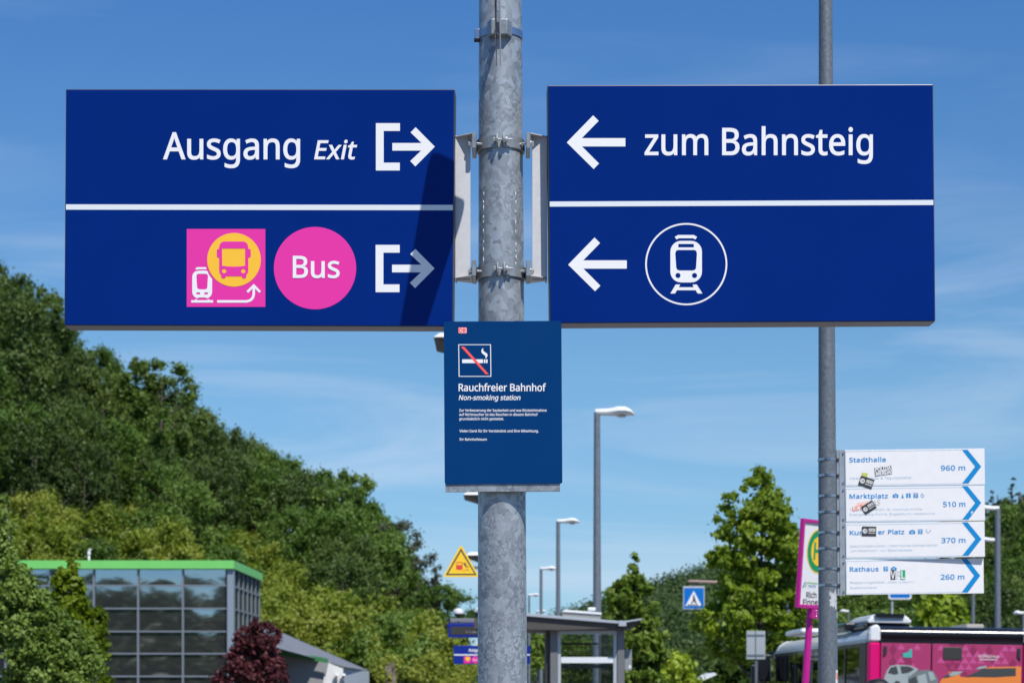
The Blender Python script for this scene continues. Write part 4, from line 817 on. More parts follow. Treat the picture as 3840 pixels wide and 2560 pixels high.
def trunk_mesh(name, top, r0, limbs, seed, spread=.3):
    r = random.Random(seed); m = MB(); p = Vector((0, 0, -.06))
    segs = 6; pts = [p]
    for i in range(segs): p = p+Vector((r.uniform(-.012, .012), r.uniform(-.012, .012), top/segs)); pts.append(p)
    for i in range(segs): m.tube(pts[i], pts[i+1], r0*(1-i/segs*.85), r0*(1-(i+1)/segs*.85), 8, False)
    for i in range(limbs):
        k = r.randint(2, segs-1); b = pts[k]; a = r.uniform(0, 6.28); l = spread*(1-.5*k/segs)*r.uniform(.6, 1)
        e = b+Vector((math.cos(a)*l, math.sin(a)*l, l*.75)); mid = (b+e)/2+Vector((0, 0, -.01)); m.tube(b, mid, r0*.32, r0*.2, 5, False); m.tube(mid, e, r0*.2, r0*.06, 5, False)
    o = m.build(name, BARK); me = o.data; bpy.data.objects.remove(o); return me
G = {
 'dark': leafmat('dark broadleaf', [(0.041, 0.070, 0.017), (0.086, 0.142, 0.030), (0.166, 0.223, 0.055)], wave=3),
 'mid': leafmat('mid green leaf', [(0.055, 0.108, 0.017), (0.108, 0.190, 0.028), (0.193, 0.275, 0.053)], wave=3),
 'bright': leafmat('yellow green leaf', [(0.118, 0.174, 0.016), (0.224, 0.280, 0.031), (0.370, 0.381, 0.078)], wave=3, trans=.4),
 'bushy': leafmat('fresh light green leaf', [(0.078, 0.130, 0.023), (0.143, 0.215, 0.036), (0.247, 0.325, 0.078)], wave=3),
 'grey': leafmat('grey green leaf', [(.06, .075, .045), (.11, .125, .08), (.17, .18, .13)], wave=3),
 'plum': leafmat('plum dark leaf', [(.018, .012, .012), (.032, .024, .018), (.055, .045, .03)], wave=3),
 'spruce': leafmat('spruce needles', [(.010, .020, .012), (.020, .034, .018), (.034, .050, .026)], wave=4, trans=.1),
}
proto = {}
def variants(key, kind, g, nvar, nc, n, size, limbs=7, trunk=.75, **kw):
    L_ = []
    for i in range(nvar):
        cs, rs = crown_points(kind, 100*len(proto)+i, nc)
        L_.append((leaf_mesh('crown_'+key, cs, rs, n, size, G[g], 50*len(proto)+i, loose=.45, **kw), trunk_mesh('trunk_'+key, trunk, .022, limbs, i)))
    proto[key] = L_
variants('dark', 'broad', 'dark', 5, 80, 9500, .019)
variants('mid', 'broad', 'mid', 5, 76, 9500, .020)
variants('bright', 'bush', 'bright', 5, 46, 8000, .027, limbs=4, trunk=.4)
variants('bushmid', 'bush', 'mid', 4, 46, 8000, .026, limbs=4, trunk=.4)
variants('grey', 'loose', 'grey', 2, 34, 3600, .018)
variants('plum', 'bush', 'plum', 1, 26, 4600, .032, limbs=5, trunk=.5)
variants('loose', 'loose', 'mid', 3, 30, 3800, .022, limbs=12, trunk=.85)
variants('cone', 'cone', 'mid', 2, 60, 7000, .026)
variants('spruce', 'spruce', 'spruce', 3, 90, 4200, .020, limbs=0, trunk=.95)
def tree(key, i, loc, h, wd, label, group=None, rot=0, name=None, cat='tree'):
    cm, tm = proto[key][i % len(proto[key])]
    t = thing(name or ('shrub' if key.startswith('bush') or key in ('bright', 'plum') else 'spruce_tree' if key == 'spruce' else 'tree'), label, 'shrub' if (key.startswith('bush') or key in ('bright',)) and cat == 'tree' else cat, loc, (0, 0, rot), group)
    t.scale = (h*wd, h*wd, h)
    for nm, me in (('crown', cm), ('trunk', tm)):
        o = bpy.data.objects.new(nm, me); C.collection.objects.link(o); o.parent = t
    return t

# ------------------------------------------------------------------ wooded hillside on the left
SIL = [(-420, 700), (-100, 960), (0, 1040), (60, 1040), (150, 1100), (240, 1190), (350, 1270), (430, 1400), (500, 1440), (560, 1440), (630, 1420), (700, 1500), (830, 1610), (960, 1650), (1060, 1710), (1150, 1760), (1290, 1810), (1350, 1880), (1400, 1950), (1500, 2030), (1560, 2110), (1620, 2190), (1690, 2280), (1760, 2420), (1900, 2560)]
def sil(px):
    for (a, b), (c, d) in zip(SIL, SIL[1:]):
        if a <= px <= c: return b+(d-b)*(px-a)/(c-a)
    return SIL[0][1] if px < SIL[0][0] else SIL[-1][1]
Y0, Y1 = 124.0, 205.0
TH = 9.0
def hill_z(X, Y):
    px = 1920+X/Y*F; t = min(1, max(0, (Y-Y0)/(Y1-Y0)))
    top = max(-.5, HC+(HY-sil(px))*Y1/F-TH*.92)
    return -.6+(top+.6)*(t**.85)
MH = mat('forest floor', (.03, .04, .018), rough=1, noise=.4, nscale=.4)
m = MB(); vs = []; nx, ny = 60, 26
for j in range(ny+1):
    Y = Y0-4+(Y1+60-Y0+4)*j/ny
    for i in range(nx+1):
        px = -700+2700*i/nx; X = (px-1920)/F*Y; vs.append((X, Y, hill_z(X, min(Y, Y1))))
m.add(vs, [(j*(nx+1)+i, j*(nx+1)+i+1, (j+1)*(nx+1)+i+1, (j+1)*(nx+1)+i) for j in range(ny) for i in range(nx)], True)
tag(m.build('hillside', MH), kind='structure')
def where(px, ytop):
    lab_ = [(230, 'at the left picture edge'), (480, 'below the left end of the Ausgang sign'), (740, 'above the middle of the glass building'), (960, 'above the right corner of the glass building'), (1180, 'above the grey annexe roof'), (1400, 'above the low end of the annexe'), (9999, 'beside the yellow warning triangle')]
    c = [l for p, l in lab_ if px < p][0]; d = ytop-sil(px)
    v = 'on the skyline' if d < 60 else 'just under the skyline' if d < 170 else 'high on the slope' if d < 330 else 'halfway down the slope' if d < 560 else 'low on the slope'
    return v+' '+c
rn = random.Random(11); cnt = {'d': 0, 'm': 0, 'b': 0}
Y = Y0+1
while Y <= Y1+1:
    t = (Y-Y0)/(Y1-Y0); px = -120+rn.uniform(0, 80)
    while px < 1760:
        X = (px-1920)/F*Y+rn.uniform(-.8, .8); yy = Y+rn.uniform(-1.6, 1.6); z = hill_z(X, yy)
        sy = HY-(z-HC)*F/yy
        step = 3.7*F/Y
        top_here = sil(px)
        lim = {0: 1830, 1: 0}[0]
        hh_ = rn.uniform(4.5, 6.8); yt_ = HY-(z-HC+hh_)*F/yy; Bd = [(-9999, 1690), (0, 1700), (500, 1800), (900, 1960), (1200, 2080), (1600, 2200), (9999, 2260)]
        bd = [b+(d-b)*(px-a)/(c-a) for (a, b), (c, d) in zip(Bd, Bd[1:]) if a <= px < c][0]+25*math.sin(px*.02)+rn.uniform(-25, 25)
        low = yt_ > bd or t < .2 if True else t < .36+.10*math.sin(px*.006)+ .22*max(0, (px-900)/900)
        if HY-(z-HC+8)*F/yy < top_here-30: pass
        else:
            if low:
                k = 'bright' if rn.random() < .8 else 'bushmid'; h = hh_
                tree(k, cnt['b'], (X, yy, z), h, rn.uniform(.85, 1.1), ('sunny yellow-green shrub ' if k == 'bright' else 'deeper green bush ')+where(px, HY-(z-HC+h)*F/yy), 'yellow-green shrubs on the lower hillside' if k == 'bright' else 'green bushes on the lower hillside', rn.uniform(0, 6.28)); cnt['b'] += 1; step = 4.2*F/Y
            else:
                k = 'dark' if rn.random() < (.75 if px < 900 else .35) else 'mid'; h = rn.uniform(7.5, 10.2)
                if HY-(z-HC+h)*F/yy < top_here: h = max(3.5, (HY-top_here)*yy/F+HC-z+rn.uniform(-.3, .5))
                tree(k, cnt['d'], (X, yy, z), h, rn.uniform(.72, 1.0)*max(1, 7/h), ('dark broadleaf tree ' if k == 'dark' else 'fresh green broadleaf tree ')+where(px, HY-(z-HC+h)*F/yy), 'dark trees of the hillside wood' if k == 'dark' else 'green trees of the hillside wood', rn.uniform(0, 6.28)); cnt['d'] += 1
        px += step*rn.uniform(.85, 1.2)
    Y += 5.2+t*3.2
print('hill trees', cnt)
def spot(key, i, px, ytop, ybase, Y, label, wd=1.0, **kw):
    z = W(px, ybase, Y).z; h = W(px, ytop, Y).z-z
    return tree(key, i, W(px, ybase, Y), h, wd, label, **kw)
spot('dark', 1, 90, 1035, 1500, 168, 'tallest dark tree at the top of the hillside above the left sign corner', 1.0)
variants('airy', 'loose', 'bushy', 1, 60, 6500, .020, limbs=14, trunk=.88)
spot('airy', 0, 600, 1355, 1800, 172, 'loose airy light-green tree standing proud of the hillside skyline', 1.15)
spot('loose', 1, 1285, 1735, 2160, 168, 'open-branched green tree with sky showing through on the falling skyline', .85)
spot('grey', 0, 1478, 1950, 2300, 172, 'pale grey-leaved tree on the hillside skyline right of the open-branched tree', 1.1)
spot('plum', 0, 1540, 2090, 2340, 158, 'dark purplish tree low on the hillside skyline below the pale one', 1.0)
spot('mid', 2, 1648, 2180, 2480, 150, 'rounded bright-green tree at the foot of the hillside skyline', 1.1)
spot('grey', 1, 1590, 2070, 2380, 178, 'small bare-twigged grey tree at the lower end of the hillside skyline', .8)

# bare rock face at the foot of the hillside
MK = mat('rock', (.22, .17, .15), rough=.95, noise=.3, nscale=1.5, bump=.6, bscale=2)
m = MB(); rr_ = random.Random(3); base = W(1465, 2600, 122)
prof = [(-.42, -1.2), (-.38, .2), (-.28, 1.0), (-.10, 1.35), (.12, 1.30), (.26, .5), (.34, -1.2)]
vs = []
for j in range(4):
    for a, b in prof: vs.append((base.x+a*(1-.15*j)+rr_.uniform(-.1, .1), base.y+j*.7+rr_.uniform(-.15, .15)-(.5 if j == 1 else 0), base.z+.6+b*(1-.1*j)+rr_.uniform(-.08, .08)))
m.add(vs, [(j*7+i, j*7+i+1, (j+1)*7+i+1, (j+1)*7+i) for j in range(3) for i in range(6)]); m.add(vs[:7], [tuple(range(7))])
tag(m.build('rock_face', MK), 'bare brown rock face at the foot of the wooded hillside', 'rock')

# ------------------------------------------------------------------ distant hills
def far_hill(name, prof, Y, depth, m_, seed, clump, n, floor=-1):
    """terrain ridge with an uneven canopy of tree tops"""
    r = random.Random(seed); g_ = MB(); vs = []; nx = 90; ny = 12; x0, x1 = prof[0][0], prof[-1][0]
    def top(px):
        for (a, b), (c, d) in zip(prof, prof[1:]):
            if a <= px <= c: return b+(d-b)*(px-a)/(c-a)
        return prof[-1][1]
    for j in range(ny+1):
        yy = Y+depth*j/ny
        for i in range(nx+1):
            px = x0+(x1-x0)*i/nx; zt = HC+(HY-top(px))*(Y+depth)/F-clump*1.2; vs.append(((px-1920)/F*yy, yy, floor+(zt-floor)*(j/ny)**.8))
    g_.add(vs, [(j*(nx+1)+i, j*(nx+1)+i+1, (j+1)*(nx+1)+i+1, (j+1)*(nx+1)+i) for j in range(ny) for i in range(nx)], True)
    # back slope down to the ground
    b = ny*(nx+1); back = [(v[0]*1.2, v[1]*1.2, -2) for v in vs[b:]]; g_.add(vs[b:]+back, [(i, i+1, nx+2+i, nx+1+i) for i in range(nx)], True)
    tag(g_.build(name, MH), kind='structure')
    cs, rs = [], []
    for _ in range(n):
        j = r.random()**.7; px = r.uniform(x0, x1); yy = Y+depth*j; zt = HC+(HY-top(px))*(Y+depth)/F-clump*1.2
        cs.append(((px-1920)/F*yy, yy, floor+(zt-floor)*j**.8+clump*.75)); rs.append(clump*r.uniform(.45, .8))
    return cs, rs
hillleaf = leafmat('distant canopy', [(0.025, 0.052, 0.016), (0.048, 0.090, 0.023), (0.086, 0.132, 0.034)], wave=.09, trans=.2)
cs, rs = far_hill('far_hill', [(1500, 2560), (1900, 2420), (2040, 2330), (2110, 2285), (2200, 2250), (2300, 2225), (2420, 2175), (2560, 2130), (2620, 2118), (2700, 2112), (2800, 2108), (3000, 2115), (3200, 2140), (3500, 2120), (3900, 2060)], 420, 160, hillleaf, 5, 5.5, 3200)
o = bpy.data.objects.new('distant_wood', leaf_mesh('distant_wood', cs, rs, 170000, .55, hillleaf, 3, squash=(1, 1, .9))); C.collection.objects.link(o); tag(o, 'dense wood covering the distant rounded hill behind the bus station', 'wood', kind='stuff')

# nearer wooded rise on the right edge with conifers on top
cs, rs = far_hill('wooded_rise', [(2950, 2420), (3150, 2330), (3400, 2200), (3600, 2060), (3700, 1960), (3800, 1900), (3900, 1860), (4300, 1700)], 170, 80, hillleaf, 6, 6, 10)
rn = random.Random(21)
for i in range(13):
    px = 3640+i*27+rn.uniform(-9, 9); yt = 1880-max(0, (px-3690))*.75+rn.uniform(-30, 30); 
    spot('spruce', i, px, max(1780, yt), 2200, 238+rn.uniform(-6, 6), 'one of the dark spruces along the ridge behind the white town signs', 1.25, group='spruces on the right ridge', rot=rn.uniform(0, 6))
k = 0
for Yr, yb in ((232, 2060), (215, 2150), (200, 2250), (185, 2340), (172, 2430), (160, 2520)):
    px = 2980+rn.uniform(0, 60)+(232-Yr)*-1
    while px < 3960:
        hh = rn.uniform(6, 9); zb = W(px, yb, Yr).z
        if px > 3560 or yb > 2300:
            tree('dark' if rn.random() < .5 else 'mid', k, W(px, yb+40, Yr), hh, rn.uniform(.85, 1.1), 'green tree on the wooded rise '+('far up' if yb < 2200 else 'halfway up' if yb < 2350 else 'at the foot')+(' at the right picture edge' if px > 3700 else ' behind the right lamp poles' if px > 3480 else ' above the bus roof'), 'trees on the wooded rise', rn.uniform(0, 6)); k += 1
        px += 6.0*F/Yr*rn.uniform(.8, 1.1)
print('rise trees', k)

# ------------------------------------------------------------------ trees and shrubs behind the platform and bus station
# hedge-like belt of dark trees, about 110-130 m away
rn = random.Random(5); i = 0; px = 1985
while px < 3750:
    yt = {0: 2380}.get(0)-60*math.sin(px*.004)+rn.uniform(-40, 50)
    if px > 3150: yt = 2300+rn.uniform(-30, 50)
    spot('dark' if rn.random() < .6 else 'mid', i, px, yt, 2600, 118+rn.uniform(-9, 9), ('darker' if i % 2 else 'lighter')+' green belt tree '+('behind the shelter' if px < 2320 else 'right of the shelter' if px < 2480 else 'below the crossing sign' if px < 2700 else 'behind the grey sign backs' if px < 2950 else 'behind the pink bus stop sign' if px < 3150 else 'behind the bus roof unit' if px < 3480 else 'behind the right half of the bus')+', one of a row', 1.35, group='tree belt behind the bus station', rot=rn.uniform(0, 6)); i += 1
    px += rn.uniform(95, 150)
# nearer individual trees
near_leaf = leafmat('young tree leaf', [(0.102, 0.172, 0.016), (0.242, 0.336, 0.025), (0.468, 0.530, 0.055)], wave=1.6, trans=.4)
near_dark = leafmat('young hornbeam leaf', [(0.059, 0.111, 0.015), (0.127, 0.208, 0.024), (0.216, 0.289, 0.045)], wave=1.6, trans=.35)
def custom_tree(name, label, cat, px, ybase, Y, outline, n, size, m_, nc, seed, rc=(.14, .30), trunk_r=.06, depth=.8, twigs=26, zbase=-.5, bark=None, aspect=1.7):
    """crown clumps placed within the tree's own silhouette (column, row, half-width) at its real distance"""
    r = random.Random(seed); s_ = Y/F; root_x = (px-1920)*s_
    t = thing(name, label, cat, (root_x, Y, zbase))
    cs, rs = [], []
    tot = [(outline[i+1][0]-outline[i][0])*(outline[i][2]+outline[i+1][2])/2+1 for i in range(len(outline)-1)]
    for _ in range(nc):
        i = r.choices(range(len(tot)), tot)[0]; u = r.random(); (ya, ca, wa), (yb, cb, wb) = outline[i], outline[i+1]
        y = ya+(yb-ya)*u; c_ = ca+(cb-ca)*u; wd = wa+(wb-wa)*u; rad = r.uniform(*rc)*(.55+.45*min(1, wd/120))
        a = r.random()*6.283; q = math.sqrt(r.random()); hw = max(.02, wd*s_-rad*.55)
        cs.append(((c_-1920)*s_-root_x+hw*q*math.cos(a), hw*q*math.sin(a)*depth, HC+(HY-y)*s_-zbase)); rs.append(rad)
    o = bpy.data.objects.new('crown', leaf_mesh('crown', cs, rs, n, size, m_, seed, aspect=aspect, loose=.7)); C.collection.objects.link(o); o.parent = t
    m = MB(); topz = HC+(HY-outline[0][0])*s_-zbase; topx = (outline[0][1]-1920)*s_-root_x
    K = 10; P_ = [Vector((topx*(k/K)**1.5+r.uniform(-.02, .02)*(0 < k < K), r.uniform(-.03, .03)*(k > 0), topz*.97*k/K)) for k in range(K+1)]
    for k in range(K): m.tube(P_[k], P_[k+1], trunk_r*(1-.92*k/K)+.004, trunk_r*(1-.92*(k+1)/K)+.004, 8, False)
    for k in range(twigs):
        c_ = Vector(cs[r.randrange(len(cs))]); z = max(.5, c_.z-r.uniform(.3, .9)*abs(c_.x-topx*.5)-.2); j = min(K-1, int(z/(topz*.97)*K)); b = P_[j]
        m.tube(b, (b+c_)/2+Vector((0, 0, -.03)), trunk_r*.3*(1-.8*j/K)+.003, trunk_r*.18*(1-.8*j/K)+.002, 5, False); m.tube((b+c_)/2+Vector((0, 0, -.03)), c_, trunk_r*.18*(1-.8*j/K)+.002, .002, 5, False)
    m.build('trunk', bark or BARK, t); return t
custom_tree('young_tree', 'tall yellow-green young tree between the pedestrian crossing sign and the pink bus stop sign', 'tree', 2850, 2600, 46,
  [(1762, 2855, 30), (1800, 2848, 66), (1850, 2828, 105), (1885, 2832, 155), (1950, 2842, 168), (2010, 2855, 188), (2060, 2855, 208), (2130, 2865, 208), (2220, 2860, 195), (2285, 2850, 215), (2330, 2815, 258), (2400, 2850, 225), (2470, 2850, 170)], 32000, .085, near_leaf, 250, 5, rc=(.09, .23), trunk_r=.10)
custom_tree('young_tree', 'dark green conical young tree behind the shelter, left of the crossing sign', 'tree', 2385, 2600, 52,
  [(2085, 2381, 9), (2120, 2381, 26), (2165, 2381, 40), (2180, 2360, 62), (2225, 2365, 92), (2290, 2375, 112), (2380, 2385, 118), (2470, 2395, 118), (2560, 2395, 110)], 19000, .095, near_dark, 150, 6, rc=(.08, .20), trunk_r=.09)
custom_tree('small_tree', 'slender small tree between the big mast and the shelter', 'tree', 2018, 2600, 60,
  [(2385, 2020, 8), (2410, 2020, 30), (2450, 2018, 38), (2500, 2020, 30)], 4200, .09, near_dark, 30, 7, rc=(.10, .2), trunk_r=.04)
custom_tree('small_tree', 'bright round shrub-like tree at the bottom edge below the crossing sign', 'tree', 2540, 2600, 62,
  [(2455, 2540, 20), (2490, 2540, 60), (2560, 2540, 80)], 6000, .12, near_leaf, 34, 8, rc=(.2, .34), trunk_r=.05)
custom_tree('small_tree', 'sunlit bushy tree directly above the black roof of the bus', 'tree', 3530, 2600, 70,
  [(2235, 3530, 30), (2270, 3530, 75), (2330, 3530, 105), (2400, 3530, 110), (2480, 3530, 105)], 9000, .17, near_leaf, 55, 9, rc=(.28, .48), trunk_r=.08)
custom_tree('small_tree', 'loose green tree seen left of the white town signs behind the bus roof', 'tree', 3330, 2600, 95,
  [(2300, 3340, 30), (2340, 3335, 90), (2420, 3330, 140), (2500, 3330, 150)], 6000, .2, near_dark, 45, 10, rc=(.35, .6), trunk_r=.08)
custom_tree('small_tree', 'sunny bush behind the grey sign backs left of the bus', 'tree', 2760, 2600, 75,
  [(2420, 2770, 40), (2470, 2760, 110), (2560, 2760, 140)], 6000, .17, leafmat('fresh shrub', [(.04, .08, .012), (.075, .13, .018), (.12, .18, .03)], trans=.4), 40, 12, rc=(.3, .5), trunk_r=.05)
# foreground trees at the lower left
birch_leaf = leafmat('small grey-green leaf', [(0.083, 0.138, 0.024), (0.171, 0.253, 0.046), (0.319, 0.418, 0.099)], wave=1.5, trans=.35)
maple_leaf = leafmat('yellow maple leaf', [(.09, .15, .006), (.19, .26, .010), (.34, .39, .03)], wave=1.5, trans=.45)
custom_tree('leafy_tree', 'dense small-leaved grey-green tree at the lower left corner in front of the glass building', 'tree', 130, 2600, 24,
  [(1855, 22, 5), (1900, 18, 18), (1960, 12, 34), (2050, 12, 52), (2120, 28, 80), (2200, 55, 100), (2270, 95, 130), (2330, 120, 165), (2400, 165, 200), (2480, 190, 205), (2560, 195, 200)], 44000, .043, birch_leaf, 420, 31, rc=(.035, .12), trunk_r=.05, twigs=60, bark=mat('pale bark', (.3, .29, .26), rough=.8, noise=.4, nscale=20), aspect=1.25)
custom_tree('maple_tree', 'slim yellow-green maple rising in front of the green roof edge', 'tree', 300, 2600, 31,
  [(2085, 265, 10), (2130, 262, 30), (2180, 250, 62), (2240, 270, 62), (2290, 305, 92), (2350, 322, 96), (2420, 325, 84), (2500, 330, 76), (2560, 335, 80)], 11000, .070, maple_leaf, 150, 32, rc=(.05, .13), trunk_r=.05, twigs=40)
plum_leaf = leafmat('purple plum leaf', [(.032, .008, .010), (.075, .016, .022), (.15, .038, .045)], wave=2, trans=.25)
custom_tree('plum_tree', 'dark purple-leaved tree in front of the corner of the glass building', 'tree', 940, 2600, 48,
  [(2326, 962, 16), (2350, 972, 62), (2380, 972, 92), (2420, 958, 100), (2470, 948, 110), (2520, 942, 142), (2560, 942, 160)], 14000, .065, plum_leaf, 230, 33, rc=(.05, .15), trunk_r=.07, twigs=50)

# wooded ridge behind the photographer: it shows only as a reflection in the glass front
cs, rs = [], []; rr_ = random.Random(77); g_ = MB(); vs = []; nx = 60
def rz(x): return 21.0+3.2*math.sin(x*.045)+1.8*math.sin(x*.13+1)
for j in range(4):
    for i in range(nx+1):
        x = -190+380*i/nx; vs.append((x, -150-j*12, -.5+(rz(x)-1.5)*min(1, j/2)))
g_.add(vs, [(j*(nx+1)+i, j*(nx+1)+i+1, (j+1)*(nx+1)+i+1, (j+1)*(nx+1)+i) for j in range(3) for i in range(nx)], True)
tag(g_.build('ridge', MH), kind='structure')
for _ in range(420):
    x = rr_.uniform(-180, 180); j = rr_.random(); cs.append((x, -150-j*22, -.5+(rz(x)-1)*min(1, j*1.4)+2.5)); rs.append(rr_.uniform(2.5, 4.6))
o = bpy.data.objects.new('ridge_wood', leaf_mesh('ridge_wood', cs, rs, 22000, 1.3, hillleaf, 8)); C.collection.objects.link(o); tag(o, 'wood on the ridge mirrored in the glass building front', 'wood', kind='stuff')

# ------------------------------------------------------------------ glass-fronted building with the green roof edge
BY = 100.0; bs = BY/F
def bX(px): return (px-1920)*bs
def bZ(py): return HC+(HY-py)*bs
GLs = bpy.data.materials.new('solar glass'); GLs.use_nodes = True
p_ = GLs.node_tree.nodes['Principled BSDF']; p_.inputs['Base Color'].default_value = (.50, .52, .53, 1); p_.inputs['Metallic'].default_value = .95; p_.inputs['Roughness'].default_value = .03
M['mullion'] = mat('aluminium mullion', (.25, .275, .305), rough=.4, metal=.3)
M['pillar'] = mat('corner pillar', (.30, .35, .40), rough=.45, metal=.3, noise=.05)
M['green_edge'] = mat('green roof edge', srgb(122, 208, 108), rough=.4, noise=.04, nscale=.6)
M['wall_shaded'] = mat('render with painted shade', (.30, .30, .31), rough=.8, noise=.06, nscale=1)  # annexe wall lying in shade; the shade is put into this grey
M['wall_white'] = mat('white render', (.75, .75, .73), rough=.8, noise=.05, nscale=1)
M['roof_grey'] = mat('zinc roof', (.20, .21, .24), rough=.6, metal=.1, noise=.05, nscale=1)
M['side_glass'] = mat('glass with painted tree reflection', (.016, .034, .024), rough=.5, spec=.06)  # dark green stands for mirrored trees, put into the pane colour
M['inner'] = mat('dark room', (.03, .032, .035), rough=.8)
bx0, bx1 = bX(-260), bX(868); zt = bZ(2132)
bld = thing('glass_building', 'glass-fronted building with bright green roof edge below the hillside', 'building', ((bx0+bx1)/2, BY, -.52))
bld_off = Vector(bld.location)
class MBo(MB):
    """mesh in world coordinates, shifted into the thing's frame"""
    def build(s, name, m_, parent, bevel=0, seg=1, off=None):
        o_ = off if off is not None else Vector(parent.location) if parent.type == 'EMPTY' else Vector(parent.parent.location)
        s.v = [(v[0]-o_.x, v[1]-o_.y, v[2]-o_.z) for v in s.v]
        return MB.build(s, name, m_, parent, bevel, seg)
m = MBo(); m.box(bx0, bx1-.1, BY+.35, BY+11, -.5, zt-.02); m.build('core', M['inner'], bld)
m = MBo(); m.prism([(bx0-.3, zt), (bX(880), zt), (bX(880), bZ(2101)), (bx0-.3, bZ(2101))], BY-.28, BY-.22); 
m.build('roof_edge', M['green_edge'], bld)
m = MBo(); m.box(bX(880)-.06, bX(880), BY-.22, BY+11.2, zt, bZ(2101)); m.build('roof_edge', M['green_edge'], bld)
m = MBo(); m.box(bx0-.3, bX(880)-.061, BY-.219, BY+11.2, zt+.02, bZ(2101)-.06); m.build('roof', M['roof_grey'], bld)
cols = [-147, 21, 189, 352, 518, 686, 849]; rows = [2132, 2194, 2280, 2366, 2449, 2534, 2620, 2706]
for x in cols[:-1]:
    m = MBo(); m.box(bX(x)-.045, bX(x)+.045, BY-.06, BY+.2, -.5, zt); m.build('mullion', M['mullion'], bld)
for y in rows[1:]:
    m = MBo(); m.box(bx0, bX(849)-.01, BY-.045, BY+.15, bZ(y)-.038, bZ(y)+.038); m.build('transom', M['mullion'], bld)
m = MBo(); m.box(bX(851), bX(877), BY-.10, BY+.35, -.5, zt); m.build('corner_pillar', M['pillar'], bld, bevel=.04)
rn = random.Random(4)
for i in range(len(cols)-1):
    for j in range(len(rows)-1):
        x0, x1 = bX(cols[i])+.055, bX(cols[i+1])-.055; z1, z0 = bZ(rows[j])-.045, bZ(rows[j+1])+.045
        if j == 0: z1 = zt-.01
        # each pane sits at its own very slight angle, and bulges a little
        tx, tz = rn.uniform(-.0028, .0028), rn.uniform(-.0010, .0078); bul = rn.uniform(.002, .007); g_ = MBo(); vs = []; K = 8
        for b in range(K+1):
            for a in range(K+1):
                u, v = a/K, b/K; xx = x0+(x1-x0)*u; z = z0+(z1-z0)*v
                vs.append((xx, BY+.06+tx*(xx-(x0+x1)/2)+tz*(z-(z0+z1)/2)-bul*16*u*(1-u)*v*(1-v)*.6, z))
        g_.add(vs, [(b*(K+1)+a, b*(K+1)+a+1, (b+1)*(K+1)+a+1, (b+1)*(K+1)+a) for b in range(K) for a in range(K)], True)
        g_.build('pane', GLs, bld)
# receding right-hand side: fins and transoms
xs = bX(877)-.12
for k in range(7):
    y = BY+.9+k*1.68; m = MBo(); m.box(xs-.10, xs+.05, y-.05, y+.05, -.5, zt); m.build('side_fin', M['mullion'], bld)
for y in rows[1:]:
    m = MBo(); m.box(xs-.1, xs+.03, BY+.36, BY+11, bZ(y)-.05, bZ(y)+.05); m.build('side_transom', M['mullion'], bld)
for k in range(6):
    y = BY+.96+k*1.68; m = MBo(); m.box(xs-.07, xs-.04, y, y+1.56, -.4, zt-.05); m.build('side_pane', M['side_glass'], bld)
# rooftop mast with two small instruments
m = MBo(); X0 = bX(286); m.tube((X0, BY+3, bZ(2110)), (X0, BY+3, bZ(2066)+.0), .05, n=8); rm = thing('roof_sensor', 'small white sensor on a short post on the green-edged roof', 'sensor', (X0, BY+3, bZ(2101)))
m.build('post', M['white_plastic'], rm)
m = MBo(); m.lathe([(0, -.14), (.07, -.10), (.095, 0), (.07, .10), (0, .14)], (X0, BY+3, bZ(2058)), 12); m.build('sensor_head', M['white_plastic'], rm)
m = MBo(); m.tube((X0+.03, BY+3, bZ(2058)+.1), (X0+.06, BY+3, bZ(2046)), .03, n=6); m.box(X0-.02, X0+.14, BY+2.95, BY+3.05, bZ(2046), bZ(2041)); m.build('sensor_cap', M['white_plastic'], rm)

# annexe with the long grey roof
AY = 112.0; a_s = AY/F
def aX(px, Y=AY): return (px-1920)/F*Y
def aZ(py, Y=AY): return HC+(HY-py)/F*Y
ann = thing('annexe', 'low annexe with long sloping grey roof, green fascia and white gable wall', 'building', (aX(1240), AY, -.52))
def quad(name, pts, m_, th=.15):
    """solid slab: photo corners each at its own depth, thickened away from the camera"""
    g_ = MBo(); a = [W(*p) for p in pts[:3]]; nn = (a[1]-a[0]).cross(a[2]-a[0]); cc = Vector((0, 0, HC))
    for p in pts[3:]:
        d = Vector(((p[0]-1920)/F, 1, (HY-p[1])/F)); a.append(cc+d*(nn.dot(a[0]-cc)/nn.dot(d)))
    a = a[:1]+a[3:]+[] if False else a
    b = [v+Vector((0, th, 0)) for v in a]; n = len(a)
    g_.add(a+b, [tuple(range(n)), tuple(range(2*n-1, n-1, -1))]+[(i, n+i, n+(i+1) % n, (i+1) % n) for i in range(n)]); return g_.build(name, m_, ann)
quad('roof', [(960, 2328, 122), (1384, 2513, 122), (1286, 2498, 114.5), (1225, 2478, 0), (930, 2398, 0)], M['roof_grey'])
M['green_fascia'] = mat('green fascia', srgb(60, 128, 74), rough=.5, noise=.2, nscale=.8)  # darker green carries the shadow over the fascia in its colour
quad('fascia', [(930, 2392, 111.2), (1040, 2428, 111.2), (1230, 2468, 111.2), (1230, 2484, 111.2), (1070, 2458, 111.2), (930, 2412, 111.2)], M['green_fascia'], .1)
quad('gable_strip', [(1040, 2405, 111.8), (1225, 2476, 111.8), (1225, 2470, 111.8), (1240, 2482, 111.8), (1234, 2600, 111.8), (930, 2600, 111.8), (930, 2400, 111.8)], M['wall_shaded'])
quad('gable_wall', [(1232, 2484, 111.0), (1286, 2505, 111.0), (1286, 2640, 111.0), (1212, 2640, 111.0), (1222, 2530, 111.0)], M['wall_white'], .2)
M['wall_blue'] = mat('pale blue render', (.42, .47, .53), rough=.7, noise=.04)
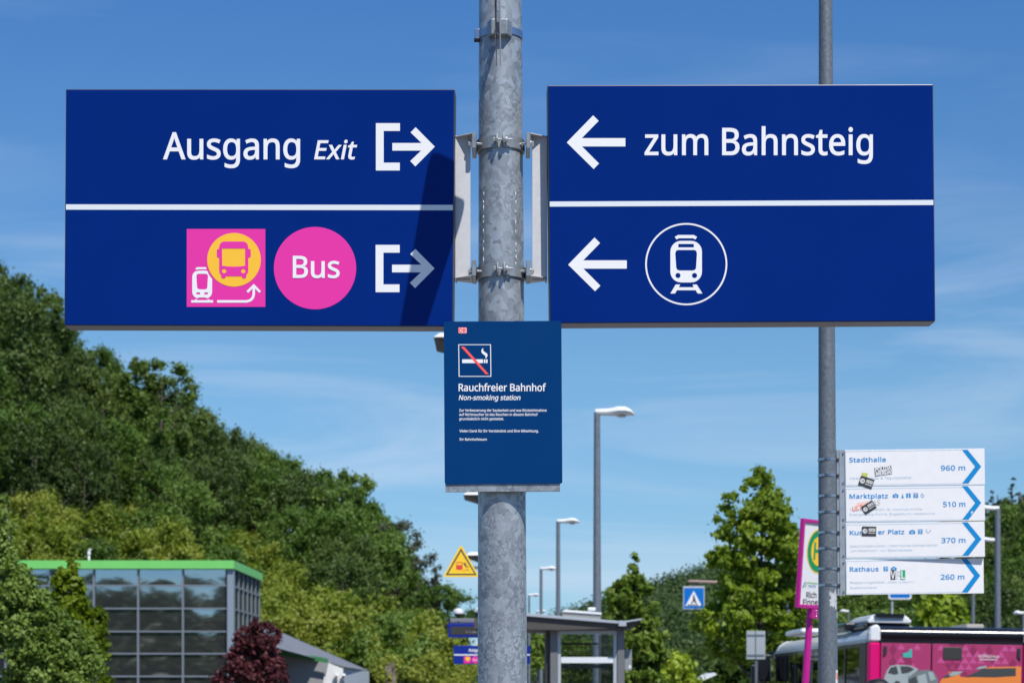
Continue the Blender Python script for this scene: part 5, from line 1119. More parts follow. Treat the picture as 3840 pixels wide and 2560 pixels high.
quad('end_wall', [(1286, 2502, 115.5), (1384, 2515, 121.8), (1384, 2640, 121.8), (1286, 2640, 115.5)], M['wall_blue'], .2)
quad('door_surround', [(1215, 2535, 110.6), (1222, 2535, 110.6), (1212, 2640, 110.6), (1203, 2640, 110.6)], M['wall_white'], .2)
for px, py in ((1262, 2530), (1288, 2530)):
    wl = thing('wall_lamp', 'small white wall lamp on the white gable, %s one' % ('left' if px == 1262 else 'right'), 'lamp', W(px, py, 110.9))
    m = MB(); m.lathe([(0, .1), (.12, .08), (.15, -.02), (0, -.06)], (0, -.12, 0), 10); m.build('shade', M['white_plastic'], wl)
    m = MB(); m.tube((0, -.12, -.03), (0, -.12, -.5), .05, n=8); m.build('tube', M['galv_far'], wl)

# ------------------------------------------------------------------ street lamps
M['lamp_white'] = mat('white lamp housing', (.80, .81, .80), rough=.35)
M['lamp_glass'] = mat('frosted lamp glass', (.7, .72, .68), rough=.3)
def street_lamp(label, px, ytop, Y, L_=.62, dirn=1, wb=.075, wt=.045, group=None):
    """single-arm lamp; head reaches L_ metres towards dirn, its top at photo row ytop"""
    P0 = W(px, ytop, Y); t = thing('street_lamp', label, 'street lamp', (P0.x, Y, -.5), group=group); H = P0.z+.5
    m = MB(); m.tube((0, 0, 0), (0, 0, H-.10), wb, wt, 16); m.build('pole', M['galv_far'], t)
    m = MB(); secs = []
    # (distance along, half width, top, bottom)
    for u, hw, zt_, zb_ in ((-.05, .05, -.045, -.135), (.0, .06, -.04, -.15), (.25, .065, -.035, -.155), (.42, .085, -.02, -.16), (.55, .13, .0, -.165), (.75, .16, -.005, -.16), (.90, .13, -.05, -.15), (1.0, .06, -.12, -.15)):
        secs.append([(dirn*L_*u, hw*math.cos(a), (zt_+zb_)/2+(zt_-zb_)/2*math.sin(a)*(1 if math.sin(a) > 0 else .9)) for a in [i*math.pi/5 for i in range(10)]])
    vs = [v for s_ in secs for v in s_]
    m.add([(v[0], v[1], v[2]+H) for v in vs], [(j*10+i, j*10+(i+1) % 10, (j+1)*10+(i+1) % 10, (j+1)*10+i) for j in range(len(secs)-1) for i in range(10)]+[tuple(range(9, -1, -1)), tuple(range(70, 80))], True)
    hd = m.build('lamp_head', M['lamp_white'], t)
    m = MB(); m.lathe([(.0, -.022), (.05, -.016), (.08, 0), (0, .01)], (dirn*L_*.66, 0, H-.160), 12); m.build('lamp_glass', M['lamp_glass'], t)
    return t
street_lamp('nearest and tallest street lamp, its white head right of the notice plate', 2239, 1523, 32, .60, 1, .082, .050, 'street lamps in the row right of the mast')
street_lamp('second street lamp of the row, its white head halfway up between mast and nearest lamp', 2093, 1940, 53, .57, 1, .075, .052, 'street lamps in the row right of the mast')
street_lamp('third street lamp of the row, smaller white head close to the mast above the shelter', 2029, 2121, 74.5, .60, 1, .07, .055, 'street lamps in the row right of the mast')
street_lamp('fourth street lamp of the row, tiny white head just emerging from behind the mast', 1984, 2222, 96, .50, 1, .07, .05, 'street lamps in the row right of the mast')
street_lamp('farthest street lamp of the row, its head just above the shelter roof', 2014, 2285, 118, .55, 1, .06, .05, 'street lamps in the row right of the mast')
street_lamp('street lamp right of the white town signs, head pointing left beside the second sign', 3741, 1890, 46, .62, -1, .085, .065)
street_lamp('street lamp whose white head points left beside the third town sign', 3742, 2012, 58, .66, -1, .06, .05)
street_lamp('short street lamp at the right picture edge above the bus', 3838, 2287, 70, .36, -1, .06, .05)
street_lamp('small distant street lamp between grey pole and bus roof box', 3182, 2283, 95, .42, -1, .06, .045)
street_lamp('small distant street lamp low between shelter and crossing sign', 2478, 2507, 80, .26, -1, .05, .04)
street_lamp('lowest tiny street lamp beside the shelter cabinet', 2452, 2532, 95, .28, -1, .05, .04)
for px, yt, Y, lb in ((3649, 2225, 60, 'bare lamp pole rising behind the bus roof below the lowest town sign'),):
    t = thing('pole', lb, 'pole', W(px, HY+2.1*F/Y, Y)); m = MB(); m.tube((0, 0, 0), (0, 0, 2.1+(HY-1950)/F*Y), .055, .045, 12); m.build('shaft', M['galv_far'], t)
# reflector-topped lamps in the platform row, mostly hidden behind the big mast
M['shade_top'] = mat('pale reflector', (.74, .73, .71), rough=.5); M['shade_dark'] = mat('dark reflector underside', (.055, .05, .05), rough=.6)
for px, y0_, Y, hw, lb in ((1790, 1270, 25, 158, 'nearest reflector lamp hidden behind the mast, pale tip left of the notice plate top'), (1846, 1850, 45.5, 106, 'second reflector lamp, pale tip left of the mast just below the notice plate'), (1850, 2074, 66, 100, 'third reflector lamp, pale tip beside the yellow warning triangle'), (1850, 2280, 90, 70, 'farthest reflector lamp, pale speck left of the mast above the display')):
    s_ = Y/F; P0 = W(px, y0_, Y); t = thing('reflector_lamp', lb, 'street lamp', (P0.x, Y, 0), group='reflector lamps behind the mast'); H = P0.z
    m = MB(); m.tube(((1868-px)*s_, 0, 0), ((1868-px)*s_, 0, H-.08), .05, .035, 10); m.build('pole', M['galv_far'], t)
    a = hw*s_; q = hw*.24*s_
    m = MB(); vs = [(-a*.86, -a*.8, H), (a*.86, -a*.8, H), (a*.86, a*.8, H), (-a*.86, a*.8, H), (-a, -a, H-q*.55), (a, -a, H-q*.55), (a, a, H-q*.55), (-a, a, H-q*.55)]
    m.add(vs, [(0, 1, 2, 3), (0, 4, 5, 1), (1, 5, 6, 2), (2, 6, 7, 3), (3, 7, 4, 0)]); m.build('reflector', M['shade_top'], t)
    m = MB(); vs = [(-a, -a, H-q*.56), (a, -a, H-q*.56), (a, a, H-q*.56), (-a, a, H-q*.56), (-a*.3, -a*.3, H-q*1.7), (a*.3, -a*.3, H-q*1.7), (a*.3, a*.3, H-q*1.7), (-a*.3, a*.3, H-q*1.7)]
    m.add(vs, [(0, 1, 5, 4), (1, 2, 6, 5), (2, 3, 7, 6), (3, 0, 4, 7), (4, 5, 6, 7)]); m.build('underside', M['shade_dark'], t)

# ------------------------------------------------------------------ yellow warning triangle behind the mast
WY = 20.0
PW = Panel(1729, 2110, WY)
wp = PW.empty('warning_sign', 'yellow triangular warning sign with red train and falling figure, left of the mast', 'sign')
fW = lambda x, y: (1640+x/9.8, 2020+y/9.8)
M['warn'] = mat('warning yellow', srgb(255, 208, 48), rough=.4); M['warn_dark'] = mat('warning border', (.045, .055, .06), rough=.5); M['warn_red'] = mat('warning red', srgb(226, 70, 66), rough=.5)
outer = round_poly([(820, 210), (1560, 1395), (215, 1395)][::-1], 75, 5); outer = round_poly([(870, 190), (1545, 1390), (205, 1390)], 70, 5)
m = MB(); m.prism(PW.poly(outer, fW), 0, .006); m.build('plate', M['warn'], wp)
o_ = flat('border', [PW.poly([(870, 335), (1440, 1320), (310, 1320)], fW), PW.poly([(870, 450), (1365, 1270), (395, 1270)], fW)], M['warn_dark'], wp, .001)
flat('train_symbol', [PW.poly([(690, 840), (930, 840), (930, 1090), (905, 1125), (720, 1125), (690, 1090)], fW), PW.poly([(708, 870), (912, 870), (912, 950), (708, 950)], fW)], M['warn_red'], wp, .001)
flat('step_symbol', [PW.poly(stroke([(965, 1200), (965, 1140), (1080, 1135), (1080, 1020)], 18), fW)], M['warn_red'], wp, .001)
flat('figure_symbol', [PW.poly(stroke([(985, 880), (1065, 1010)], 55), fW)], M['warn_dark'], wp, .0012)
flat('figure_limb', [PW.poly(stroke([(1030, 960), (1160, 1040)], 18), fW)], M['warn_dark'], wp, .0013)
flat('figure_limb', [PW.poly(stroke([(930, 900), (1060, 890)], 16), fW)], M['warn_dark'], wp, .0014)
flat('figure_limb', [PW.poly(stroke([(1085, 1140), (1165, 1135)], 18), fW)], M['warn_dark'], wp, .0012)
# its own support: a bracket from a slim pole hidden by the mast
m = MB(); x_ = (1835-1729)*PW.s; m.tube((x_, .06, -PW.O.z), (x_, .06, .25), .03, n=12); m.build('pole', M['galv_far'], wp)
m = MB(); m.box(-.05, x_, .008, .03, -.06, -.03); m.build('arm', M['galv_far'], wp)
# ------------------------------------------------------------------ platform departure display and small platform sign
DY = 33.7; ds_ = DY/F
M['frame_blue'] = mat('display frame blue', srgb(10, 40, 140), rough=.35); M['screen'] = mat('grey screen', (.055, .052, .05), rough=.25)
PD = Panel(1828, 2358, DY)
dp = PD.empty('departure_display', 'blue-framed departure display with grey screen left of the mast', 'display')
m = MB(); q0 = PD.L(1681, 2388); q1 = PD.L(1976, 2335); m.box(q0[0], q1[0], 0, .32, q0[1], q1[1]); m.build('housing', M['frame_blue'], dp, bevel=.01)
q0 = PD.L(1690, 2378); q1 = PD.L(1967, 2347); m = MB(); m.box(q0[0], q1[0], -.006, .002, q0[1], q1[1]); m.build('screen', M['screen'], dp)
flat('display_text', text(PD, '11:40', 1745, 1790, 2372, 2364), mat('dim display text', (.35, .35, .35), rough=.6), dp, .008)
q0 = PD.L(1688, 2334); q1 = PD.L(1976, 2317); m = MB(); m.box(q0[0], q1[0], .0, .36, q0[1]+.003, q1[1]); m.build('top_panel', M['roof_grey'], dp, bevel=.01)
q0 = PD.L(1681, 2334); q1 = PD.L(1688, 2322); m = MB(); m.box(q0[0], q1[0]-.002, .05, .25, q0[1]+.003, q1[1]); m.build('side_cap', M['dark'], dp)
m = MB(); m.lathe([(0, -.045), (.035, -.03), (.035, .03), (0, .045)], (q0[0]-.02, .1, PD.L(1681, 2346)[1]), 10); m.build('loudspeaker', M['dark'], dp)
m = MB(); m.tube((PD.L(1860, 0)[0], .16, PD.L(0, 2388)[1]), (PD.L(1860, 0)[0], .16, -PD.O.z), .05, n=12); m.build('pole', M['galv_far'], dp)
# dome camera standing on the display
cz = PD.L(1718, 2322); dc = thing('dome_camera', 'white-capped dark dome camera on top of the departure display', 'camera', (PD.O.x+cz[0], DY+.1, PD.O.z+cz[1]-.03))
u_ = ds_
m = MB(); m.lathe([(24*u_, 0), (14*u_, 6*u_), (4*u_, 9*u_), (4*u_, 18*u_)], (0, 0, 0), 16); m.build('foot', M['dark'], dc)
m = MB(); m.lathe([(0, 16*u_), (12*u_, 19*u_), (17*u_, 28*u_), (18*u_, 38*u_)], (0, 0, 0), 20); m.build('dome', M['dark'], dc)
m = MB(); m.lathe([(18.5*u_, 30*u_), (20*u_, 38*u_), (17*u_, 45*u_), (8*u_, 49*u_), (0, 50*u_)], (0, 0, 0), 20); m.build('cap', M['white_plastic'], dc)
m = MB(); m.tube((-3*u_, 0, 49*u_), (-8*u_, 0, 66*u_), .004, n=5); m.build('bird_spike', M['galv_far'], dc)
m = MB(); m.tube((3*u_, 0, 49*u_), (8*u_, 0, 66*u_), .004, n=5); m.build('bird_spike', M['galv_far'], dc)
PS2 = Panel(1845, 2454, DY-.4)
s2 = PS2.empty('platform_sign', 'small distant blue Ausgang sign with pink symbols below the display', 'sign')
q0 = PS2.L(1701, 2488); q1 = PS2.L(1988, 2419); m = MB(); m.box(q0[0], q1[0], 0, .09, q0[1], q1[1]); m.build('case', M['frame_blue'], s2, bevel=.004)
flat('divider_line', [PS2.poly(rect(1702, 2451, 1987, 2456))], M['line_print'], s2, .003)
flat('lettering', text(PS2, 'Ausgang', 1757, 1812, 2441, 2430, slant=.1), M['white_print'], s2, .003, .002)
flat('pink_square', [PS2.poly(rect(1739, 2459, 1766, 2485))], M['pink_print'], s2, .003)
flat('yellow_circle', [PS2.poly(circ(1754, 2468, 9, 20))], M['yellow_print'], s2, .005)
flat('pink_circle', [PS2.poly(circ(1782, 2472, 14, 24))], M['pink_print'], s2, .003)
flat('lettering', text(PS2, 'Bus', 1773, 1791, 2476, 2468), M['white_print'], s2, .005)
m = MB(); m.tube((PS2.L(1860, 0)[0], .16, PS2.L(0, 2425)[1]), (PS2.L(1860, 0)[0], .16, -PS2.O.z), .045, n=12); m.build('pole', M['galv_far'], s2)
PY_ = Panel(1800, 2405, 36)
y2 = PY_.empty('warning_sign', 'tiny yellow warning triangle peeping out between display and platform sign', 'sign')
m = MB(); m.prism(PY_.poly([(1803, 2392), (1822, 2422), (1783, 2422)]), 0, .01); m.build('plate', M['warn'], y2)
m = MB(); m.tube((PY_.L(1845, 0)[0], .03, .1), (PY_.L(1845, 0)[0], .03, -PY_.O.z), .03, n=10); m.build('pole', M['galv_far'], y2)
m = MB(); m.box(0, PY_.L(1845, 0)[0], .011, .03, -.03, 0); m.build('arm', M['galv_far'], y2)

# ------------------------------------------------------------------ platform shelter
SY = 28.0; ss = SY/F
sh = thing('shelter', 'grey steel platform shelter with flat canopy right of the mast', 'shelter', ((2200-1920)*ss, SY, 0))
M['steel_grey'] = mat('grey coated steel', (.17, .175, .18), rough=.5, metal=.2, noise=.05)
M['steel_light'] = mat('light grey frame', (.46, .50, .54), rough=.4, metal=.2)
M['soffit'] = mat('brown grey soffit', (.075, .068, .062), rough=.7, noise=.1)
M['bright_bar'] = mat('white bar', (.74, .77, .80), rough=.4)
X = lambda px: (px-1920)*ss
Z = lambda py: HC+(HY-py)*ss
# canopy: sloping slab, front edge from left to right, reaching away from the camera
m = MBo(); D0, D1 = SY-.3, SY+1.7
m.prism([(X(1780), Z(2284)), (X(2325), Z(2330)), (X(2325), Z(2340)), (X(1780), Z(2296))], D0, D1); m.build('canopy', M['steel_light'], sh, bevel=.004)
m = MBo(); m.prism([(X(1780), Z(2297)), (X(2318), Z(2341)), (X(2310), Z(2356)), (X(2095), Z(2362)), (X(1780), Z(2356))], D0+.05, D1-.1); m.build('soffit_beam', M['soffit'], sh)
m = MBo(); m.prism([(X(2327), Z(2331)), (X(2402), Z(2319)), (X(2402), Z(2325)), (X(2327), Z(2337))], D0, D1); m.build('canopy_wing', M['steel_light'], sh)
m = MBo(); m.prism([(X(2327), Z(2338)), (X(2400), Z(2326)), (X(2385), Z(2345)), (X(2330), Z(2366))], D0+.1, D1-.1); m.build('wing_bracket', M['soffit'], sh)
m = MBo(); m.box(X(2316), X(2344), D0-.02, D0+.1, Z(2348), Z(2328)); m.build('gutter_cap', M['steel_light'], sh)
for a, b in ((2063, 2091), (2314, 2341)):
    m = MBo(); m.box(X(a), X(b), SY-.05, SY+.1, 0, Z(2350)); m.build('post', M['steel_grey'], sh, bevel=.006)
    m = MBo(); m.box(X(a)+.01, X(b)-.01, SY+1.4, SY+1.5, 0, Z(2362)); m.build('post', M['steel_grey'], sh)
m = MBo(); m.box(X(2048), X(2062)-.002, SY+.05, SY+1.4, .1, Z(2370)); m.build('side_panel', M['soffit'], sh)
m = MBo(); m.box(X(2091)+.002, X(2313), SY-.03, SY+.03, Z(2376), Z(2364)); m.build('frame_rail', M['steel_light'], sh)
for a, b in ((2092, 2103), (2300, 2312)):
    m = MBo(); m.box(X(a), X(b), SY-.035, SY+.025, .05, Z(2376)-.002); m.build('frame_stile', M['steel_light'], sh)
m = MBo(); m.box(X(2104), X(2299), SY-.03, SY+.03, Z(2484), Z(2462)); m.build('cross_bar', M['bright_bar'], sh)
m = MBo(); m.box(X(2104), X(2299), SY+1.35, SY+1.4, Z(2500), Z(2486)); m.build('rear_rail', M['steel_grey'], sh)
m = MBo(); m.box(X(2104), X(2258), SY+1.35, SY+1.4, Z(2408), Z(2400)); m.build('rear_rail', M['soffit'], sh)
for k in range(6):
    m = MBo(); x_ = X(2256+k*8); m.box(x_, x_+.015, SY+.9+.06*k, SY+.93+.06*k, .1, Z(2372)); m.build('rear_slat', M['soffit'], sh)
gl_ = bpy.data.materials.new('clear glass'); gl_.use_nodes = True; t_ = gl_.node_tree; t_.nodes.remove(t_.nodes['Principled BSDF'])
a_ = N(t_, 'ShaderNodeBsdfTransparent'); a_.inputs[0].default_value = (.86, .90, .90, 1); b_ = N(t_, 'ShaderNodeBsdfGlossy'); b_.inputs['Roughness'].default_value = .02; f_ = N(t_, 'ShaderNodeFresnel'); x_ = N(t_, 'ShaderNodeMixShader')
t_.links.new(f_.outputs[0], x_.inputs[0]); t_.links.new(a_.outputs[0], x_.inputs[1]); t_.links.new(b_.outputs[0], x_.inputs[2]); t_.links.new(x_.outputs[0], t_.nodes['Material Output'].inputs[0])
for a, b in ((2378, 2461), (2485, 2640)):
    m = MBo(); m.box(X(2104), X(2299), SY-.004, SY+.004, Z(b), Z(a)); m.build('pane', gl_, sh)
rb_ = thing('rooftop_box', 'white-topped box standing on the shelter canopy', 'box', (X(2183), SY+.5, Z(2315)))
m = MB(); m.prism([(X(2110)-X(2183), -.05), (X(2256)-X(2183), -.075), (X(2256)-X(2183), .055), (X(2112)-X(2183), .095)], -.2, .25); m.build('case', mat('grey box', (.30, .29, .28), rough=.6), rb_)
m = MB(); m.prism([(X(2108)-X(2183), .097), (X(2259)-X(2183), .057), (X(2259)-X(2183), .085), (X(2122)-X(2183), .127)], -.22, .27); m.build('lid', M['lamp_white'], rb_)
bp_ = thing('box_camera', 'small white camera above the shelter canopy beside the nearest street lamp', 'camera', W(2218, 2285, 29.5))
m = MB(); m.box(-.055, .06, -.06, .12, -.02, .035); m.build('housing', M['white_plastic'], bp_, bevel=.012); m = MB(); m.tube((-.02, .03, -.02), (-.02, .03, -.22), .012, n=8); m.build('bracket', M['galv_far'], bp_)
cb = thing('switch_cabinet', 'grey switch cabinet fixed to the right post of the shelter', 'cabinet', (X(2357), SY+.1, Z(2512)))
m = MB(); m.box(-14.5*ss, 13*ss, -.06, .1, 0, 79*ss); m.build('door', mat('cabinet grey', (.26, .28, .29), rough=.5), cb, bevel=.006)
m = MB(); m.box(1*ss, 10*ss, -.064, -.0605, 8*ss, 20*ss); m.build('label_plate', M['bright_bar'], cb)

# ------------------------------------------------------------------ pink bus stop sign leaning behind the grey pole
QY = 17.0
PB = Panel(3040, 2110, QY, tilt=4.3, yaw=50)
bsn = PB.empty('bus_stop_sign', 'pink-framed bus stop sign half hidden behind the grey sign pole', 'sign')
M['magenta'] = mat('magenta paint', srgb(196, 28, 140), rough=.4, noise=.06); M['stop_green'] = mat('stop green', srgb(0, 150, 92), rough=.4); M['stop_yellow'] = mat('stop yellow', srgb(255, 206, 36), rough=.4)
M['black_text'] = mat('black text', (.02, .02, .022), rough=.5)
tl, bl_ = PB.L(3009, 1942), PB.L(2989, 2277)
xl = (tl[0]+bl_[0])/2; zt_, zb_ = tl[1], bl_[1]; wd = PB.L(3133, 2110)[0]-xl; fr = .030
for nm, a in (('frame_side', (xl, xl+fr, zb_, zt_)), ('frame_side', (xl+wd-fr, xl+wd, zb_, zt_)), ('frame_top', (xl+fr+.0005, xl+wd-fr-.0005, zt_-fr, zt_)), ('frame_bottom', (xl+fr+.0005, xl+wd-fr-.0005, zb_, zb_+fr))):
    m = MB(); m.box(a[0], a[1], -.014, .022, a[2], a[3]); m.build(nm, M['magenta'], bsn, bevel=.003)
m = MB(); m.box(xl+fr+.001, xl+wd-fr-.001, 0, .02, zb_+fr+.001, zt_-fr-.001); m.build('board', M['panel_white'], bsn)
cxx = xl+wd/2; czz = PB.L(3060, 2065)[1]; rH = (PB.L(3030, 1986)[1]-PB.L(3030, 2144)[1])/2
flat('ring_edge', [circ(cxx, czz, rH+.012, 60)], M['stop_yellow'], bsn, .001)
flat('green_ring', [circ(cxx, czz, rH, 60)], M['stop_green'], bsn, .002)
flat('yellow_disc', [circ(cxx, czz, rH*.70, 60)], M['stop_yellow'], bsn, .003)
hh = rH*.42; ww = rH*.30
flat('stop_letter', [[(cxx-ww-.028, czz-hh), (cxx-ww+.0, czz-hh), (cxx-ww+.0, czz-.014), (cxx+ww, czz-.014), (cxx+ww, czz-hh), (cxx+ww+.028, czz-hh), (cxx+ww+.028, czz+hh), (cxx+ww, czz+hh), (cxx+ww, czz+.014), (cxx-ww, czz+.014), (cxx-ww, czz+hh), (cxx-ww-.028, czz+hh)]], M['stop_green'], bsn, .004)
flat('logo_stroke', [PB.poly(stroke([(3010, 2202), (3021, 2180)], 4))], mat('logo blue', srgb(30, 110, 180), rough=.5), bsn, .001)
flat('logo_stroke', [PB.poly(stroke([(3018, 2202), (3028, 2183), (3066, 2187)], 4))], mat('logo green', srgb(120, 190, 70), rough=.5), bsn, .001)
flat('lettering', text(PB, 'NW', 3032, 3060, 2203, 2190), mat('logo text blue', srgb(50, 110, 180), rough=.5), bsn, .001)
flat('lettering', text(PB, 'Rich', 3024, 3061, 2240, 2219), M['black_text'], bsn, .001, .002)
flat('lettering', text(PB, 'Finne', 3011, 3066, 2267, 2246), M['black_text'], bsn, .001, .002)
xp = PB.L(3056, 2300)[0]
m = MB(); L0 = PB.O.z/math.cos(R(4.3)); m.tube((xp, .05, -L0), (xp, .05, zb_+.3), .042, .026, 20); m.build('pole', M['magenta'], bsn)
m = MB(); m.box(xp-.06, xp+.06, -.012, .02, zb_-.085, zb_-.001); m.build('bracket', M['magenta'], bsn, bevel=.004)
for k in (0, 1, 2):
    m = MB(); z_ = zb_-.018-.024*k; m.tube((xp-.005, -.013, z_), (xp-.005, -.020, z_), .007, n=8); m.build('bolt', M['bolt'], bsn)

# ------------------------------------------------------------------ pedestrian crossing sign hanging from an arm
CY = 62.0; PC = Panel(2600, 2240, CY)
cs_ = PC.empty('crossing_sign', 'square blue pedestrian crossing sign hanging from a long arm', 'sign')
M['sign_mid_blue'] = mat('traffic blue', srgb(0, 112, 200), rough=.35)
q0 = PC.L(2561, 2284); q1 = PC.L(2642, 2197)
m = MB(); m.box(q0[0], q1[0], -.05, .12, q0[1], q1[1]); m.build('box', M['steel_light'], cs_, bevel=.01)
flat('blue_field', [PC.poly(rect(2565, 2204, 2638, 2280))], M['sign_mid_blue'], cs_, .052)
flat('white_triangle', [PC.poly([(2601, 2214), (2631, 2270), (2570, 2270)])], M['white_print'], cs_, .055)
flat('walking_figure', [PC.poly(circ(2601, 2232, 3, 10)), PC.poly([(2598, 2236), (2605, 2236), (2607, 2248), (2613, 2262), (2608, 2262), (2601, 2252), (2595, 2262), (2590, 2262), (2598, 2248)])], M['black_text'], cs_, .058)
for a in (2580, 2590, 2600, 2610): flat('zebra_stripe', [PC.poly([(a, 2264), (a+5, 2264), (a+7, 2269), (a-1, 2269)])], M['black_text'], cs_, .060)
m = MB(); m.box(PC.L(2590, 0)[0], PC.L(2618, 0)[0], 0, .08, q1[1], PC.L(0, 2186)[1]); m.build('hanger', M['dark'], cs_)
m = MB(); e0 = PC.L(2590, 2178); e1 = PC.L(2960, 2192); m.tube((e0[0]-.06, .04, e0[1]), (e1[0], .04, e1[1]), .045, .075, 12); m.build('arm', mat('reddish arm', (.34, .24, .21), rough=.6), cs_)
m = MB(); m.tube((e1[0], .04, e1[1]+.1), (e1[0], .04, -PC.O.z-.5), .09, .12, 12); m.build('post', M['galv_far'], cs_)
# sign backs on a post
EY = 40.0; PE = Panel(2834, 2416, EY)
sb = PE.empty('road_sign', 'two grey sign backs side by side on a post left of the bus', 'sign')
m = MB(); m.tube((PE.L(2836, 0)[0], .02, -PE.O.z-.5), (PE.L(2836, 0)[0], .02, PE.L(0, 2366)[1]), .030, n=12); m.build('post', M['galv_far'], sb)
for a, b in ((2799, 2831), (2834, 2869)):
    q0 = PE.L(a, 2470); q1 = PE.L(b, 2364); m = MB(); m.box(q0[0], q1[0], -.028, -.022, q0[1], q1[1]); m.build('plate', mat('grey sign back', (.36, .40, .42), rough=.5), sb, bevel=.002)
for y in (2380, 2455):
    m = MB(); q0 = PE.L(2802, y+3); q1 = PE.L(2866, y-3); m.box(q0[0], q1[0], -.04, -.029, q0[1], q1[1]); m.build('cross_rail', M['galv_far'], sb)
# blue direction sign below the town signs
PT = Panel(3375, 2235, 68); pt = PT.empty('parking_sign', 'blue traffic sign whose lower edge shows under the lowest town sign', 'sign')
q0 = PT.L(3332, 2246); q1 = PT.L(3418, 2160); m = MB(); m.prism(rrect(q0[0], q0[1], q1[0], q1[1], .08), 0, .03); m.build('plate', M['lamp_white'], pt)
flat('blue_field', [rrect(q0[0]+.05, q0[1]+.05, q1[0]-.05, q1[1]-.05, .06)], M['sign_mid_blue'], pt, .003)
m = MB(); m.tube((PT.L(3347, 0)[0], .08, -PT.O.z-.5), (PT.L(3347, 0)[0], .08, 0), .045, n=10); m.build('pole', M['galv_far'], pt)
# pale canopy at the bottom edge
cn = thing('canopy_roof', 'pale sloping canopy roof at the bottom edge left of the sign backs', 'shelter', W(2640, 2545, 70)); cn.location.z = -.52
m = MB(); z_ = .52; k_ = 70/F
m.prism([((2590-2640)*k_, HC+(HY-2556)*k_+z_), ((2680-2640)*k_, HC+(HY-2520)*k_+z_), ((2688-2640)*k_, HC+(HY-2528)*k_+z_), ((2600-2640)*k_, HC+(HY-2566)*k_+z_)], 0, 3); m.build('roof', M['lamp_white'], cn)
m = MB(); m.tube((0, 1, 0), (0, 1, HC+(HY-2545)*k_+z_), .06, n=10); m.build('post', M['galv_far'], cn)

# ------------------------------------------------------------------ articulated bus seen from behind
VY = 30.5; vs_ = VY/F; VG = -.52
busT = thing('bus', 'pink and black city bus seen from behind with crashed-car advert on its rear', 'bus', ((3245-1920)*vs_, VY, VG), (0, R(.9), 0))
def vX(px): return (px-3245)*vs_
def vZ(py): return HC+(HY-py)*vs_-VG
M['bus_black'] = mat('black gloss paint', (.012, .013, .018), rough=.22, spec=.6)
M['bus_white'] = mat('white bus paint', (.80, .81, .82), rough=.22)
M['bus_pink'] = mat('magenta bus paint', srgb(222, 10, 112), rough=.3)
M['ad_pink'] = mat('advert pink', srgb(172, 58, 106), rough=.4); M['ad_light'] = mat('advert light pink', srgb(200, 84, 142), rough=.4); M['ad_dark'] = mat('advert dark pink', srgb(146, 46, 88), rough=.4)
M['seat_grey'] = mat('seat fabric', (.55, .56, .58), rough=.7)
BW, BL = vX(3835)+.03, 11.0; roof = vZ(2342)
def lower(nm, mt, poly, y0, y1, par=busT, bev=0): mm = MB(); mm.prism(poly, y0, y1); return mm.build(nm, mt, par, bevel=bev, seg=1)
lz = .32
# side walls, floor, rear and front built as separate shells so the windows are real openings
m = MB(); m.box(0, BW, .12, BL, lz, lz+.35); m.build('floor', M['dark'], busT)
m = MB(); m.box(0, .05, .2, BL-.1, lz+.35, 1.25); m.build('side_skirt', M['bus_pink'], busT)
m = MB(); m.box(BW-.05, BW, .2, BL-.1, lz+.35, 1.25); m.build('side_skirt', M['bus_pink'], busT)
# roof: curved cove over the full width
cove = [(0+.28*(1-math.cos(R(a))), roof-.26+.26*math.sin(R(a))) for a in range(0, 91, 15)]+[(BW/2, roof-.012)]+[(BW-.28*(1-math.cos(R(a))), roof-.26+.26*math.sin(R(a))) for a in range(90, -1, -15)]
lower('roof', M['bus_white'], [(a, b-.012) for a, b in cove], .21, BL-.5)
# front end curving down
for k in range(5):
    y0_, y1_ = BL-.5+k*.12, BL-.5+(k+1)*.12; dz = .05*k*k*.25
    lower('front_roof', M['bus_white'], [(a, b-dz) if b > roof-.2 else (a, b) for a, b in cove], y0_+.001, y1_)
# side: posts, dark glazing band
glb = bpy.data.materials.new('tinted bus glass'); glb.use_nodes = True; t_ = glb.node_tree; t_.nodes.remove(t_.nodes['Principled BSDF'])
a_ = N(t_, 'ShaderNodeBsdfTransparent'); a_.inputs[0].default_value = (.58, .60, .58, 1); b_ = N(t_, 'ShaderNodeBsdfGlossy'); b_.inputs['Roughness'].default_value = .03; f_ = N(t_, 'ShaderNodeFresnel'); f_.inputs[0].default_value = 1.6; x_ = N(t_, 'ShaderNodeMixShader')
t_.links.new(f_.outputs[0], x_.inputs[0]); t_.links.new(a_.outputs[0], x_.inputs[1]); t_.links.new(b_.outputs[0], x_.inputs[2]); t_.links.new(x_.outputs[0], t_.nodes['Material Output'].inputs[0])
wt = roof-.262
for sx in (0, BW-.04):
    for k in range(7):
        y0_ = .75+k*1.42; y1_ = y0_+1.32
        if y1_ > BL-.1: y1_ = BL-.15
        m = MB(); m.box(sx+.012, sx+.022, y0_, y1_, 1.26, wt-.06); m.build('side_window', glb, busT)
        m = MB(); m.box(sx, sx+.04, y1_, y1_+.10, 1.26, wt); m.build('window_post', M['bus_black'], busT)
    m = MB(); m.box(sx, sx+.04, .2, .75, 1.26, wt); m.build('window_post', mat('brown tinted panel', (.07, .055, .055), rough=.3), busT)
    m = MB(); m.box(sx, sx+.04, .751, BL-.12, wt-.06, wt); m.build('window_rail', M['bus_black'], busT)
for r_ in range(7):
    for sx in (.32, 1.75):
        y_ = 2.2+r_*1.15
        m = MB(); m.prism([(y_, 1.10), (y_+.42, 1.10), (y_+.46, 1.20), (y_+.06, 1.20), (y_-.08, 2.05), (y_-.16, 2.05)], sx, sx+.44, 'x'); m.build('seat', M['seat_grey'], busT, bevel=.02)
